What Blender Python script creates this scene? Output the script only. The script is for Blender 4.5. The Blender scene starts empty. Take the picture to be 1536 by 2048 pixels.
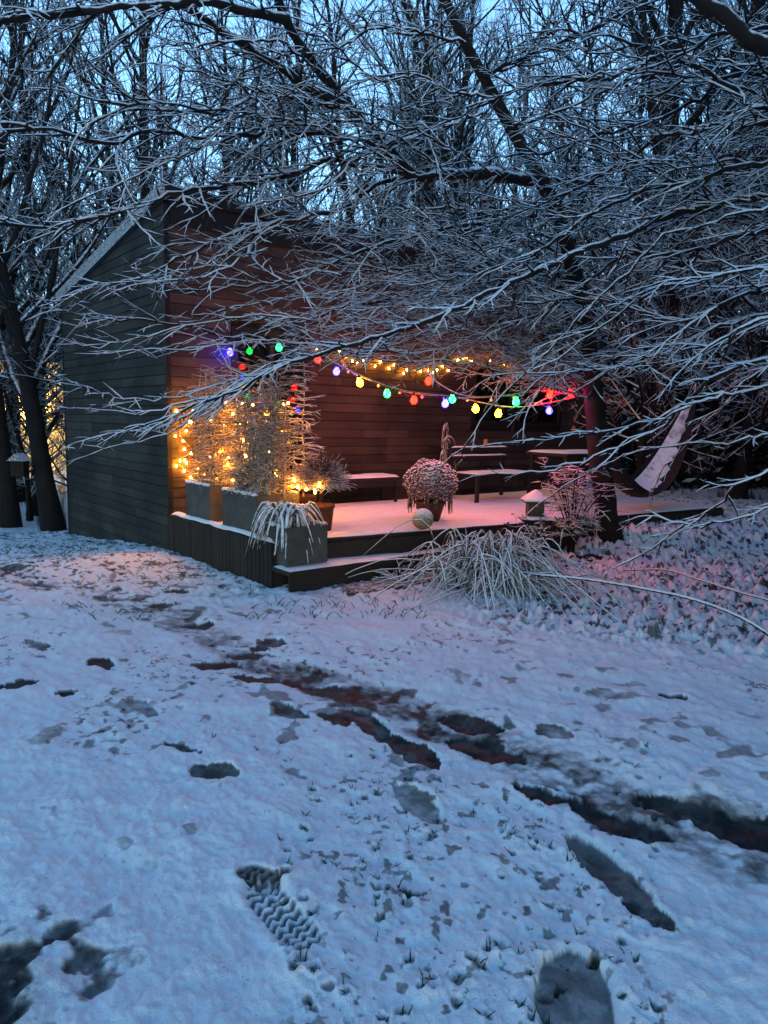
import bpy, math, random
import numpy as np
from mathutils import Matrix, Vector
random.seed(7); rng = np.random.default_rng(11)
scene = bpy.context.scene
col = scene.collection

# ------------------------------------------------------------------ camera
EYE = np.array([0.0, 0.0, 1.5]); FPX = 1420.0
_p, _r = math.radians(7.3), math.radians(1.2)
_F = np.array([0, math.cos(_p), -math.sin(_p)]); _R0 = np.array([1.0, 0, 0]); _U0 = np.array([0, math.sin(_p), math.cos(_p)])
_R = math.cos(_r)*_R0 + math.sin(_r)*_U0; _U = -math.sin(_r)*_R0 + math.cos(_r)*_U0
cam_data = bpy.data.cameras.new('camera'); cam = bpy.data.objects.new('camera', cam_data); col.objects.link(cam)
cam_data.sensor_fit = 'HORIZONTAL'; cam_data.sensor_width = 36.0; cam_data.lens = 36.0*FPX/1536.0
cam_data.clip_start = 0.05; cam_data.clip_end = 2000
m = Matrix.Identity(4)
for i in range(3):
    m[i][0] = _R[i]; m[i][1] = _U[i]; m[i][2] = -_F[i]; m[i][3] = EYE[i]
cam.matrix_world = m
scene.camera = cam

# ------------------------------------------------------------------ sky, exposure
SUN_EL, SUN_ROT = math.radians(4.0), math.radians(165.0)
world = bpy.data.worlds.new('World'); scene.world = world; world.use_nodes = True
wn = world.node_tree.nodes; wl = world.node_tree.links; wn.clear()
sky = wn.new('ShaderNodeTexSky'); sky.sky_type = 'NISHITA'; sky.sun_disc = False
sky.sun_elevation = SUN_EL; sky.sun_rotation = SUN_ROT
sky.altitude = 0; sky.air_density = 1.0; sky.dust_density = 0.2; sky.ozone_density = 2.9
bg = wn.new('ShaderNodeBackground'); bg.inputs['Strength'].default_value = 0.072
wo = wn.new('ShaderNodeOutputWorld')
wl.new(sky.outputs[0], bg.inputs['Color']); wl.new(bg.outputs[0], wo.inputs['Surface'])
vs = scene.view_settings
vs.view_transform = 'Standard'; vs.look = 'None'; vs.exposure = 3.68; vs.gamma = 1.0; vs.use_curve_mapping = False
cy = scene.cycles
cy.use_denoising = True
try:
    cy.denoiser = 'OPENIMAGEDENOISE'; cy.use_light_tree = True
except Exception:
    pass
cy.max_bounces = 6; cy.diffuse_bounces = 3; cy.glossy_bounces = 3; cy.transmission_bounces = 4; cy.transparent_max_bounces = 8
cy.sample_clamp_indirect = 4.0
cy.caustics_reflective = False; cy.caustics_refractive = False

# ------------------------------------------------------------------ layout helpers (measured places, in metres)
def ray(x, y): return _F + (x-768)/FPX*_R - (y-1024)/FPX*_U
def G(x, y, z=0.0):
    d = ray(x, y); return EYE + d*((z-EYE[2])/d[2])
def P(x, y, Y):
    d = ray(x, y); return EYE + d*(Y/d[1])
CORNER = np.array([-2.429, 7.983, 0.0])
ANG = math.radians(39.3)
eF = np.array([math.cos(ANG), math.sin(ANG), 0.0])      # along the shed front
eD = np.array([math.sin(ANG), -math.cos(ANG), 0.0])     # out of the shed front
eZ = np.array([0, 0, 1.0])
def W(a, d, z): return CORNER + eF*a + eD*d + eZ*z

# ------------------------------------------------------------------ noise
def _hash(ix, iy, s):
    h = (ix.astype(np.int64)*374761393 + iy.astype(np.int64)*668265263 + s*974634777) & 0x7fffffff
    h = ((h ^ (h >> 13))*1274126177) & 0x7fffffff
    return ((h ^ (h >> 16)) & 0xffff)/65535.0
def vnoise(x, y, s=0):
    ix = np.floor(x); iy = np.floor(y); fx = x-ix; fy = y-iy
    fx = fx*fx*(3-2*fx); fy = fy*fy*(3-2*fy)
    a = _hash(ix, iy, s); b = _hash(ix+1, iy, s); c = _hash(ix, iy+1, s); d = _hash(ix+1, iy+1, s)
    return (a*(1-fx)+b*fx)*(1-fy) + (c*(1-fx)+d*fx)*fy - 0.5
def fbm(x, y, s=0, o=3):
    v = 0; k = 1.0
    for i in range(o):
        v = v + k*vnoise(x*2**i + 13.7*i, y*2**i - 7.1*i, s+i); k *= 0.5
    return v
def sstep(a, b, x):
    t = np.clip((x-a)/(b-a), 0, 1); return t*t*(3-2*t)

# ------------------------------------------------------------------ materials
def new_mat(name):
    mt = bpy.data.materials.new(name); mt.use_nodes = True
    nt = mt.node_tree; b = nt.nodes['Principled BSDF']; return mt, nt, b
def N(nt, t, **kw):
    n = nt.nodes.new(t)
    for k, v in kw.items(): setattr(n, k, v)
    return n
def noise_node(nt, scale, detail=3, vec=None, rough=0.6):
    n = N(nt, 'ShaderNodeTexNoise'); n.inputs['Scale'].default_value = scale
    n.inputs['Detail'].default_value = detail; n.inputs['Roughness'].default_value = rough
    if vec is not None: nt.links.new(vec, n.inputs['Vector'])
    return n
def pos_node(nt, scale=(1, 1, 1), rz=0.0, obj=False):
    mp = N(nt, 'ShaderNodeMapping')
    if obj:
        tc = N(nt, 'ShaderNodeTexCoord'); nt.links.new(tc.outputs['Object'], mp.inputs['Vector'])
    else:
        g = N(nt, 'ShaderNodeNewGeometry'); nt.links.new(g.outputs['Position'], mp.inputs['Vector'])
    mp.inputs['Scale'].default_value = scale; mp.inputs['Rotation'].default_value = (0, 0, rz)
    return mp.outputs[0]
def ramp(nt, fac, stops):
    r = N(nt, 'ShaderNodeValToRGB'); e = r.color_ramp.elements
    while len(e) < len(stops): e.new(0.5)
    for k, (p, c) in enumerate(stops):
        e[k].position = p; e[k].color = (*c, 1) if len(c) == 3 else c
    nt.links.new(fac, r.inputs[0]); return r.outputs[0]
def mixc(nt, fac, a, b, mode='MIX'):
    n = N(nt, 'ShaderNodeMix', data_type='RGBA', blend_type=mode)
    for sock, v in ((n.inputs[0], fac), (n.inputs[6], a), (n.inputs[7], b)):
        if hasattr(v, 'is_linked'): nt.links.new(v, sock)
        elif isinstance(v, (int, float)): sock.default_value = v
        else: sock.default_value = (*v, 1)
    return n.outputs[2]
def math_node(nt, op, a, b=None, clamp=False):
    n = N(nt, 'ShaderNodeMath', operation=op); n.use_clamp = clamp
    for sock, v in ((n.inputs[0], a), (n.inputs[1], b)):
        if v is None: continue
        if hasattr(v, 'is_linked'): nt.links.new(v, sock)
        else: sock.default_value = v
    return n.outputs[0]
def bump(nt, b, h, strength=0.3, dist=0.01):
    n = N(nt, 'ShaderNodeBump'); n.inputs['Strength'].default_value = strength; n.inputs['Distance'].default_value = dist
    nt.links.new(h, n.inputs['Height']); nt.links.new(n.outputs[0], b.inputs['Normal'])
SNOW = (0.74, 0.78, 0.81)
def mat_plain(name, c, rough=0.7, var=0.25, scale=8.0, spec=0.3, metal=0.0, bstr=0.15, obj_random=0.0):
    mt, nt, b = new_mat(name)
    n = noise_node(nt, scale, 4, pos_node(nt))
    lo = tuple(v*(1-var) for v in c); hi = tuple(min(1, v*(1+var)) for v in c)
    cc = ramp(nt, n.outputs[0], [(0.3, lo), (0.7, hi)])
    if obj_random:
        oi = N(nt, 'ShaderNodeObjectInfo')
        f = math_node(nt, 'ADD', math_node(nt, 'MULTIPLY', oi.outputs['Random'], 2*obj_random), 1-obj_random)
        cc = mixc(nt, 1.0, cc, f, 'MULTIPLY') if False else cc
    nt.links.new(cc, b.inputs['Base Color'])
    b.inputs['Roughness'].default_value = rough; b.inputs['Specular IOR Level'].default_value = spec; b.inputs['Metallic'].default_value = metal
    if bstr: bump(nt, b, n.outputs[0], bstr, 0.01)
    return mt
def mat_snow():
    mt, nt, b = new_mat('snow')
    n = noise_node(nt, 60, 4, pos_node(nt))
    cc = ramp(nt, n.outputs[0], [(0.25, (0.64, 0.68, 0.72)), (0.6, (0.78, 0.81, 0.83))])
    nt.links.new(cc, b.inputs['Base Color']); b.inputs['Roughness'].default_value = 0.75; b.inputs['Specular IOR Level'].default_value = 0.25
    bump(nt, b, n.outputs[0], 0.5, 0.008); return mt
def mat_frosted(name, c, thr, soft=0.25, nscale=30, amp=0.6, rough=0.8, c2=None):
    """bark, leaves or trim with snow lying on what faces up"""
    mt, nt, b = new_mat(name)
    g = N(nt, 'ShaderNodeNewGeometry'); sx = N(nt, 'ShaderNodeSeparateXYZ'); nt.links.new(g.outputs['Normal'], sx.inputs[0])
    n = noise_node(nt, nscale, 3, g.outputs['Position'])
    h = math_node(nt, 'ADD', sx.outputs[2], math_node(nt, 'MULTIPLY', math_node(nt, 'SUBTRACT', n.outputs[0], 0.5), amp*2))
    mr = N(nt, 'ShaderNodeMapRange'); mr.interpolation_type = 'SMOOTHSTEP'
    mr.inputs[1].default_value = thr-soft; mr.inputs[2].default_value = thr+soft
    nt.links.new(h, mr.inputs[0])
    n2 = noise_node(nt, nscale*0.6, 3, g.outputs['Position'])
    bark = ramp(nt, n2.outputs[0], [(0.3, tuple(v*0.6 for v in c)), (0.7, c2 or tuple(v*1.4 for v in c))])
    cc = mixc(nt, mr.outputs[0], bark, SNOW)
    nt.links.new(cc, b.inputs['Base Color']); b.inputs['Roughness'].default_value = rough; b.inputs['Specular IOR Level'].default_value = 0.2
    bump(nt, b, n2.outputs[0], 0.4, 0.01)
    return mt
def mat_wood(name, c1, c2, dark, rough=0.75, stain=0.5):
    """boards: grain along the board, each board its own tone, damp stains"""
    mt, nt, b = new_mat(name)
    oi = N(nt, 'ShaderNodeObjectInfo')
    tc = N(nt, 'ShaderNodeTexCoord')
    add = N(nt, 'ShaderNodeVectorMath', operation='ADD'); nt.links.new(tc.outputs['Object'], add.inputs[0])
    cmb = N(nt, 'ShaderNodeCombineXYZ')
    for i in range(3): nt.links.new(math_node(nt, 'MULTIPLY', oi.outputs['Random'], 37.0*(i+1)), cmb.inputs[i])
    nt.links.new(cmb.outputs[0], add.inputs[1])
    mp = N(nt, 'ShaderNodeMapping'); mp.inputs['Scale'].default_value = (1.6, 30, 30); nt.links.new(add.outputs[0], mp.inputs['Vector'])
    g = noise_node(nt, 1.0, 5, mp.outputs[0], 0.65)
    tone = math_node(nt, 'ADD', math_node(nt, 'MULTIPLY', g.outputs[0], 0.55), math_node(nt, 'MULTIPLY', oi.outputs['Random'], 0.45))
    cc = ramp(nt, tone, [(0.25, c1), (0.75, c2)])
    st = noise_node(nt, 1.3, 4, pos_node(nt))
    sf = ramp(nt, st.outputs[0], [(0.42, (0, 0, 0)), (0.62, (1, 1, 1))])
    cc = mixc(nt, math_node(nt, 'MULTIPLY', sf, stain), cc, dark)
    kn = N(nt, 'ShaderNodeTexVoronoi'); kn.inputs['Scale'].default_value = 5.0; nt.links.new(add.outputs[0], kn.inputs['Vector'])
    kf = ramp(nt, kn.outputs['Distance'], [(0.05, (1, 1, 1)), (0.11, (0, 0, 0))])
    cc = mixc(nt, math_node(nt, 'MULTIPLY', kf, 0.6), cc, dark)
    nt.links.new(cc, b.inputs['Base Color']); b.inputs['Roughness'].default_value = rough; b.inputs['Specular IOR Level'].default_value = 0.3
    bump(nt, b, g.outputs[0], 0.35, 0.004); return mt
def mat_emit(name, c, s):
    mt, nt, b = new_mat(name); b.inputs['Base Color'].default_value = (*c, 1)
    b.inputs['Emission Color'].default_value = (*c, 1); b.inputs['Emission Strength'].default_value = s; b.inputs['Roughness'].default_value = 0.3
    return mt
def mat_glass():
    mt, nt, b = new_mat('window_glass')
    b.inputs['Base Color'].default_value = (0.8, 0.85, 0.85, 1); b.inputs['Roughness'].default_value = 0.03
    b.inputs['Transmission Weight'].default_value = 1.0; b.inputs['IOR'].default_value = 1.5
    return mt
M = dict(
    snow=mat_snow(),
    twig=mat_frosted('snowy_twig_bark', (0.016, 0.013, 0.011), 0.0, 0.25, 26, 0.55),
    limb=mat_frosted('snowy_limb_bark', (0.014, 0.012, 0.011), 0.42, 0.2, 16, 0.45),
    trunk=mat_frosted('trunk_bark', (0.013, 0.010, 0.009), 0.75, 0.15, 12, 0.35),
    fartwig=mat_frosted('far_twig_bark', (0.018, 0.016, 0.016), 0.32, 0.3, 8, 0.6),
    fartrunk=mat_frosted('far_trunk_bark', (0.010, 0.009, 0.009), 0.8, 0.15, 6, 0.4),
    gable=mat_wood('weathered_grey_board', (0.015, 0.016, 0.014), (0.040, 0.042, 0.036), (0.006, 0.0065, 0.006), 0.85, 0.85),
    front=mat_wood('brown_larch_board', (0.028, 0.020, 0.0155), (0.068, 0.050, 0.040), (0.010, 0.008, 0.006), 0.8, 0.7),
    slat=mat_wood('dark_deck_slat', (0.012, 0.009, 0.007), (0.032, 0.024, 0.018), (0.006, 0.005, 0.004), 0.85, 0.5),
    trim=mat_plain('dark_trim', (0.005, 0.005, 0.005), 0.7),
    rake=mat_frosted('frosted_metal_trim', (0.05, 0.06, 0.07), 0.15, 0.5, 55, 1.3, 0.5),
    planter=mat_plain('grey_fibre_planter', (0.060, 0.062, 0.054), 0.85, 0.4, 5),
    soil=mat_plain('dark_soil', (0.02, 0.015, 0.01), 0.95),
    terracotta=mat_plain('terracotta', (0.07, 0.032, 0.02), 0.85),
    metal=mat_plain('black_metal', (0.010, 0.010, 0.011), 0.45, 0.2, 20, 0.4),
    cable=mat_frosted('frosted_cable', (0.03, 0.03, 0.03), 0.1, 0.4, 40, 0.8),
    glass=mat_glass(),
    dark=mat_plain('dark_interior', (0.008, 0.008, 0.008), 0.9),
    leaf=mat_plain('dead_brown_leaf', (0.10, 0.035, 0.018), 0.8, 0.5, 30),
    leafsnow=mat_frosted('snowy_dead_leaf', (0.05, 0.030, 0.020), 0.55, 0.25, 20, 0.6),
    bambootwig=mat_frosted('bamboo_frost', (0.20, 0.135, 0.055), 0.72, 0.35, 40, 0.8),
    heath=mat_frosted('heather_frost', (0.05, 0.032, 0.025), 0.5, 0.4, 40, 0.9),
    redleaf=mat_frosted('frosted_shrub', (0.06, 0.03, 0.02), 0.1, 0.35, 30, 0.8),
    straw=mat_frosted('frosted_grass_blade', (0.09, 0.085, 0.05), 0.15, 0.35, 22, 0.7),
    green=mat_plain('green_grass', (0.05, 0.075, 0.03), 0.7, 0.4, 20),
    mum=mat_frosted('frosted_flower_heads', (0.14, 0.06, 0.065), 0.42, 0.4, 60, 0.9),
    ball=mat_frosted('frosted_ceramic', (0.22, 0.19, 0.11), 0.45, 0.6, 70, 1.2),
    cloth=mat_plain('dark_hammock_cloth', (0.012, 0.010, 0.011), 0.9),
    bamboo=mat_plain('bamboo_tube', (0.32, 0.17, 0.06), 0.5),
    ever=mat_frosted('dark_evergreen', (0.016, 0.022, 0.014), 0.75, 0.3, 7, 0.7),
    plaster=mat_plain('pale_plaster', (0.62, 0.52, 0.30), 0.9, 0.1),
)

# ------------------------------------------------------------------ mesh helpers
def mesh_np(name, verts, quads=None, tris=None, mat=None, smooth=True):
    me = bpy.data.meshes.new(name)
    verts = np.asarray(verts, dtype=np.float32)
    fs = []; sizes = []
    if quads is not None and len(quads): fs.append(np.asarray(quads, np.int32).ravel()); sizes.append(np.full(len(quads), 4, np.int32))
    if tris is not None and len(tris): fs.append(np.asarray(tris, np.int32).ravel()); sizes.append(np.full(len(tris), 3, np.int32))
    li = np.concatenate(fs); sz = np.concatenate(sizes); st = np.concatenate(([0], np.cumsum(sz)[:-1])).astype(np.int32)
    me.vertices.add(len(verts)); me.vertices.foreach_set('co', verts.ravel())
    me.loops.add(len(li)); me.loops.foreach_set('vertex_index', li)
    me.polygons.add(len(sz)); me.polygons.foreach_set('loop_start', st)
    me.polygons.foreach_set('use_smooth', np.full(len(sz), smooth, bool))
    me.update(calc_edges=True); me.validate()
    if mat: me.materials.append(mat)
    return me
def link(name, data, parent=None, loc=None):
    o = bpy.data.objects.new(name, data); col.objects.link(o)
    if parent is not None: o.parent = parent
    if loc is not None: o.location = loc
    return o
BASE = {}
def base_of(o):
    while o.parent is not None: o = o.parent
    return BASE.get(o, np.zeros(3))
def thing(name, label, cat, at, group=None):
    o = link(name, None); at = np.asarray(at, float); o.location = at; BASE[o] = at
    o.empty_display_size = 0.1
    tag(o, label, cat, group); return o
def tag(o, label=None, cat=None, group=None, kind=None):
    if label: o['label'] = label
    if cat: o['category'] = cat
    if group: o['group'] = group
    if kind: o['kind'] = kind
    return o
def part(name, verts, faces, mat, parent=None, smooth=False):
    """verts in world metres; stored relative to the thing's base"""
    verts = np.asarray(verts, float)
    if parent is not None: verts = verts - base_of(parent)
    q = [f for f in faces if len(f) == 4]; t = [f for f in faces if len(f) == 3]; n = [f for f in faces if len(f) > 4]
    for f in n:
        for i in range(1, len(f)-1): t.append((f[0], f[i], f[i+1]))
    return link(name, mesh_np(name, verts, q, t, mat, smooth), parent)
class MB:
    """collects shapes of ONE part"""
    def __init__(s): s.v = []; s.f = []
    def add(s, v, f):
        o = len(s.v); s.v += [tuple(p) for p in v]; s.f += [tuple(i+o for i in q) for q in f]; return s
    def frame_box(s, o, ax, ay, az):          # origin corner and three edge vectors
        o, ax, ay, az = (np.asarray(k, float) for k in (o, ax, ay, az))
        v = [o, o+ax, o+ax+ay, o+ay, o+az, o+ax+az, o+ax+ay+az, o+ay+az]
        f = [(0, 3, 2, 1), (4, 5, 6, 7), (0, 1, 5, 4), (1, 2, 6, 5), (2, 3, 7, 6), (3, 0, 4, 7)]
        if np.dot(np.cross(ax, ay), az) < 0: f = [q[::-1] for q in f]
        return s.add(v, f)
    def wbox(s, a0, a1, d0, d1, z0, z1): return s.frame_box(W(a0, d0, z0), eF*(a1-a0), eD*(d1-d0), eZ*(z1-z0))
    def lathe(s, c, prof, n=20):
        c = np.asarray(c, float); o = len(s.v)
        for r_, z_ in prof:
            for k in range(n):
                t = 2*math.pi*k/n; s.v.append((c[0]+r_*math.cos(t), c[1]+r_*math.sin(t), c[2]+z_))
        for i in range(len(prof)-1):
            for k in range(n):
                k2 = (k+1) % n; s.f.append((o+i*n+k, o+i*n+k2, o+(i+1)*n+k2, o+(i+1)*n+k))
        return s
    def build(s, name, mat, parent=None, smooth=False): return part(name, s.v, s.f, mat, parent, smooth)
def bevel_mod(o, w=0.006, seg=2):
    b = o.modifiers.new('bevel', 'BEVEL'); b.width = w; b.segments = seg; b.limit_method = 'ANGLE'; return o
def tubes(polys, sides=5, flat=1.0, top=1.0):
    """polys: list of (pts Nx3, radii N) -> verts, quads; top>1 piles snow on the upper side"""
    groups = {}
    for p_, r_ in polys: groups.setdefault(len(p_), []).append((p_, r_))
    V = []; Q = []; off = 0
    ph = np.arange(sides)*2*math.pi/sides + math.pi/2
    cs, sn = np.cos(ph), np.sin(ph)
    sn = np.where(sn > 0, sn*top, sn*flat)
    for n, lst in groups.items():
        A = np.array([a for a, _ in lst], float); Rr = np.array([b for _, b in lst], float)
        T = np.empty_like(A); T[:, 1:-1] = A[:, 2:]-A[:, :-2]; T[:, 0] = A[:, 1]-A[:, 0]; T[:, -1] = A[:, -1]-A[:, -2]
        T /= (np.linalg.norm(T, axis=2, keepdims=True)+1e-9)
        up = np.zeros_like(T); up[..., 2] = 1.0
        vert = np.abs(T[..., 2]).mean(axis=1) > 0.85
        up[vert] = (0, 1, 0)
        S = np.cross(T, up); S /= (np.linalg.norm(S, axis=2, keepdims=True)+1e-9)
        Un = np.cross(S, T)
        ring = A[:, :, None, :] + Rr[:, :, None, None]*(cs[None, None, :, None]*S[:, :, None, :] + sn[None, None, :, None]*Un[:, :, None, :])
        b = len(lst); V.append(ring.reshape(-1, 3))
        bi = np.arange(b)[:, None, None]*n*sides; ii = np.arange(n-1)[None, :, None]*sides; k = np.arange(sides)[None, None, :]
        k2 = (k+1) % sides; z = bi+ii+off
        q = np.stack([z+k, z+k+sides, z+k2+sides, z+k2], axis=-1).reshape(-1, 4)
        Q.append(q); off += b*n*sides
    return np.concatenate(V), np.concatenate(Q)
def tube_part(name, polys, mat, parent=None, sides=6, flat=1.0, top=1.0, smooth=True, kind=None):
    v, q = tubes(polys, sides, flat, top)
    if parent is not None: v = v - base_of(parent)
    o = link(name, mesh_np(name, v, q, None, mat, smooth), parent)
    if kind: o['kind'] = kind
    return o
def catmull(pts, step):
    p_ = np.asarray(pts, float); p_ = np.vstack([2*p_[0]-p_[1], p_, 2*p_[-1]-p_[-2]]); out = []
    for i in range(1, len(p_)-2):
        a, b, c, d = p_[i-1], p_[i], p_[i+1], p_[i+2]
        n = max(2, int(np.linalg.norm(c[:3]-b[:3])/step))
        for k in range(n):
            t = k/n
            out.append(0.5*((2*b)+(-a+c)*t+(2*a-5*b+4*c-d)*t*t+(-a+3*b-3*c+d)*t**3))
    out.append(p_[-2]); return np.array(out)
def unit(v): return v/(np.linalg.norm(v)+1e-9)

# ================================================================== GROUND
def base_z(x, y):
    s = (x-CORNER[0])*(-eD[0]) + (y-CORNER[1])*(-eD[1])      # behind the shed's front line
    left = sstep(1.5, -2.0, x)
    z = -0.092*np.clip(s, 0, 6)*left
    a_ = (x-CORNER[0])*eF[0] + (y-CORNER[1])*eF[1]
    edge = -s - (2.30 + 0.125*np.clip(a_-0.45, 0, 9))        # distance in front of the deck edge
    bank = sstep(3.3, 4.6, a_)*sstep(1.3, 0.0, edge)*0.24 + sstep(6.0, 8.0, a_)*sstep(1.5, -1.0, edge)*0.10
    return z + bank
def fp(x1, y1, x2, y2, w, depth=0.025, floor=0.5, soft=0.35, tread=0):
    a = G(x1, y1)[:2]; b = G(x2, y2)[:2]; return (a, b, w, depth, floor, soft, tread)
PRINTS = [  # trodden places: ends of the long axis, half width (m), depth, what shows in it (0 mud .. 1 snow)
    fp(395, 1322, 475, 1322, .06, .02, .05), fp(470, 1300, 530, 1305, .06, .02, .1), fp(520, 1278, 568, 1284, .05, .02, .2),
    fp(470, 1345, 600, 1362, .05, .02, .05), fp(600, 1360, 760, 1378, .06, .02, .05), fp(560, 1405, 615, 1428, .055, .025, .35),
    fp(690, 1410, 770, 1455, .06, .03, .12), fp(770, 1455, 868, 1508, .06, .03, .12), fp(890, 1425, 1000, 1448, .07, .025, .0),
    fp(905, 1470, 1040, 1508, .075, .03, .0), fp(1030, 1565, 1160, 1600, .04, .035, .05), fp(1130, 1595, 1320, 1672, .07, .04, .03),
    fp(1290, 1590, 1400, 1620, .08, .035, .0), fp(1380, 1620, 1600, 1680, .10, .035, .0), fp(1150, 1668, 1290, 1795, .060, .03, .34, .35, 2),
    fp(1270, 1800, 1345, 1850, .05, .03, .12), fp(1140, 1905, 1165, 2100, .095, .03, .46, .35, 2), fp(500, 1742, 535, 1756, .045, .026, .36, .3, 1),
    fp(525, 1775, 605, 1862, .058, .022, .74, .3, 1), fp(795, 1560, 870, 1622, .055, .022, .5), fp(185, 1318, 228, 1326, .05, .03, .05),
    fp(262, 1398, 305, 1425, .05, .02, .5), fp(325, 1180, 368, 1180, .05, .03, .05), fp(190, 1188, 225, 1189, .06, .02, .3),
    fp(308, 1204, 345, 1205, .06, .02, .25), fp(365, 1245, 425, 1248, .06, .02, .1), fp(395, 1530, 465, 1545, .05, .02, .2), fp(340, 1480, 395, 1500, .04, .02, .4),
    fp(55, 1277, 90, 1290, .05, .02, .4), fp(10, 1370, 70, 1362, .05, .03, .05), fp(115, 1383, 145, 1380, .03, .03, .05), fp(812, 1762, 836, 1770, .014, .05, .0),
    fp(505, 1288, 530, 1290, .05, .02, .1), fp(1310, 1388, 1370, 1400, .04, .03, .1), fp(640, 1420, 690, 1440, .04, .02, .1),
    fp(0, 1130, 40, 1132, .1, .02, .3), fp(50, 1160, 110, 1168, .06, .015, .4), fp(150, 1172, 175, 1172, .05, .02, .3),
    fp(1080, 1450, 1130, 1470, .05, .01, .4), fp(1170, 1385, 1240, 1392, .06, .008, .6), fp(960, 1470, 1000, 1478, .05, .02, .1),
]
PATH = np.array([G(x, y)[:2] for x, y in ((-200, 1105), (0, 1135), (120, 1165), (220, 1190), (330, 1225), (420, 1275), (500, 1320), (620, 1355), (760, 1392), (900, 1445), (1010, 1490), (1120, 1535), (1230, 1585), (1380, 1630), (1536, 1690), (1800, 1790))])
def seg_dist(x, y, a, b):
    ab = b-a; L2 = ab@ab; t = np.clip(((x-a[0])*ab[0]+(y-a[1])*ab[1])/L2, 0, 1)
    return np.hypot(x-a[0]-t*ab[0], y-a[1]-t*ab[1]), t
TUFTS = []
for k in range(430):
    if k < 330: x, y = random.uniform(560, 1340), random.uniform(1400, 2030)
    else: x, y = random.uniform(300, 900), random.uniform(1150, 1520)
    if vnoise(np.array([x/110.0]), np.array([y/90.0]), 5)[0] < 0.02 and random.random() < 0.85: continue
    g = G(x, y); TUFTS.append((g[0], g[1], random.uniform(.004, .013)*random.choice((1, 1, 1, 1.7))))
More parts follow.
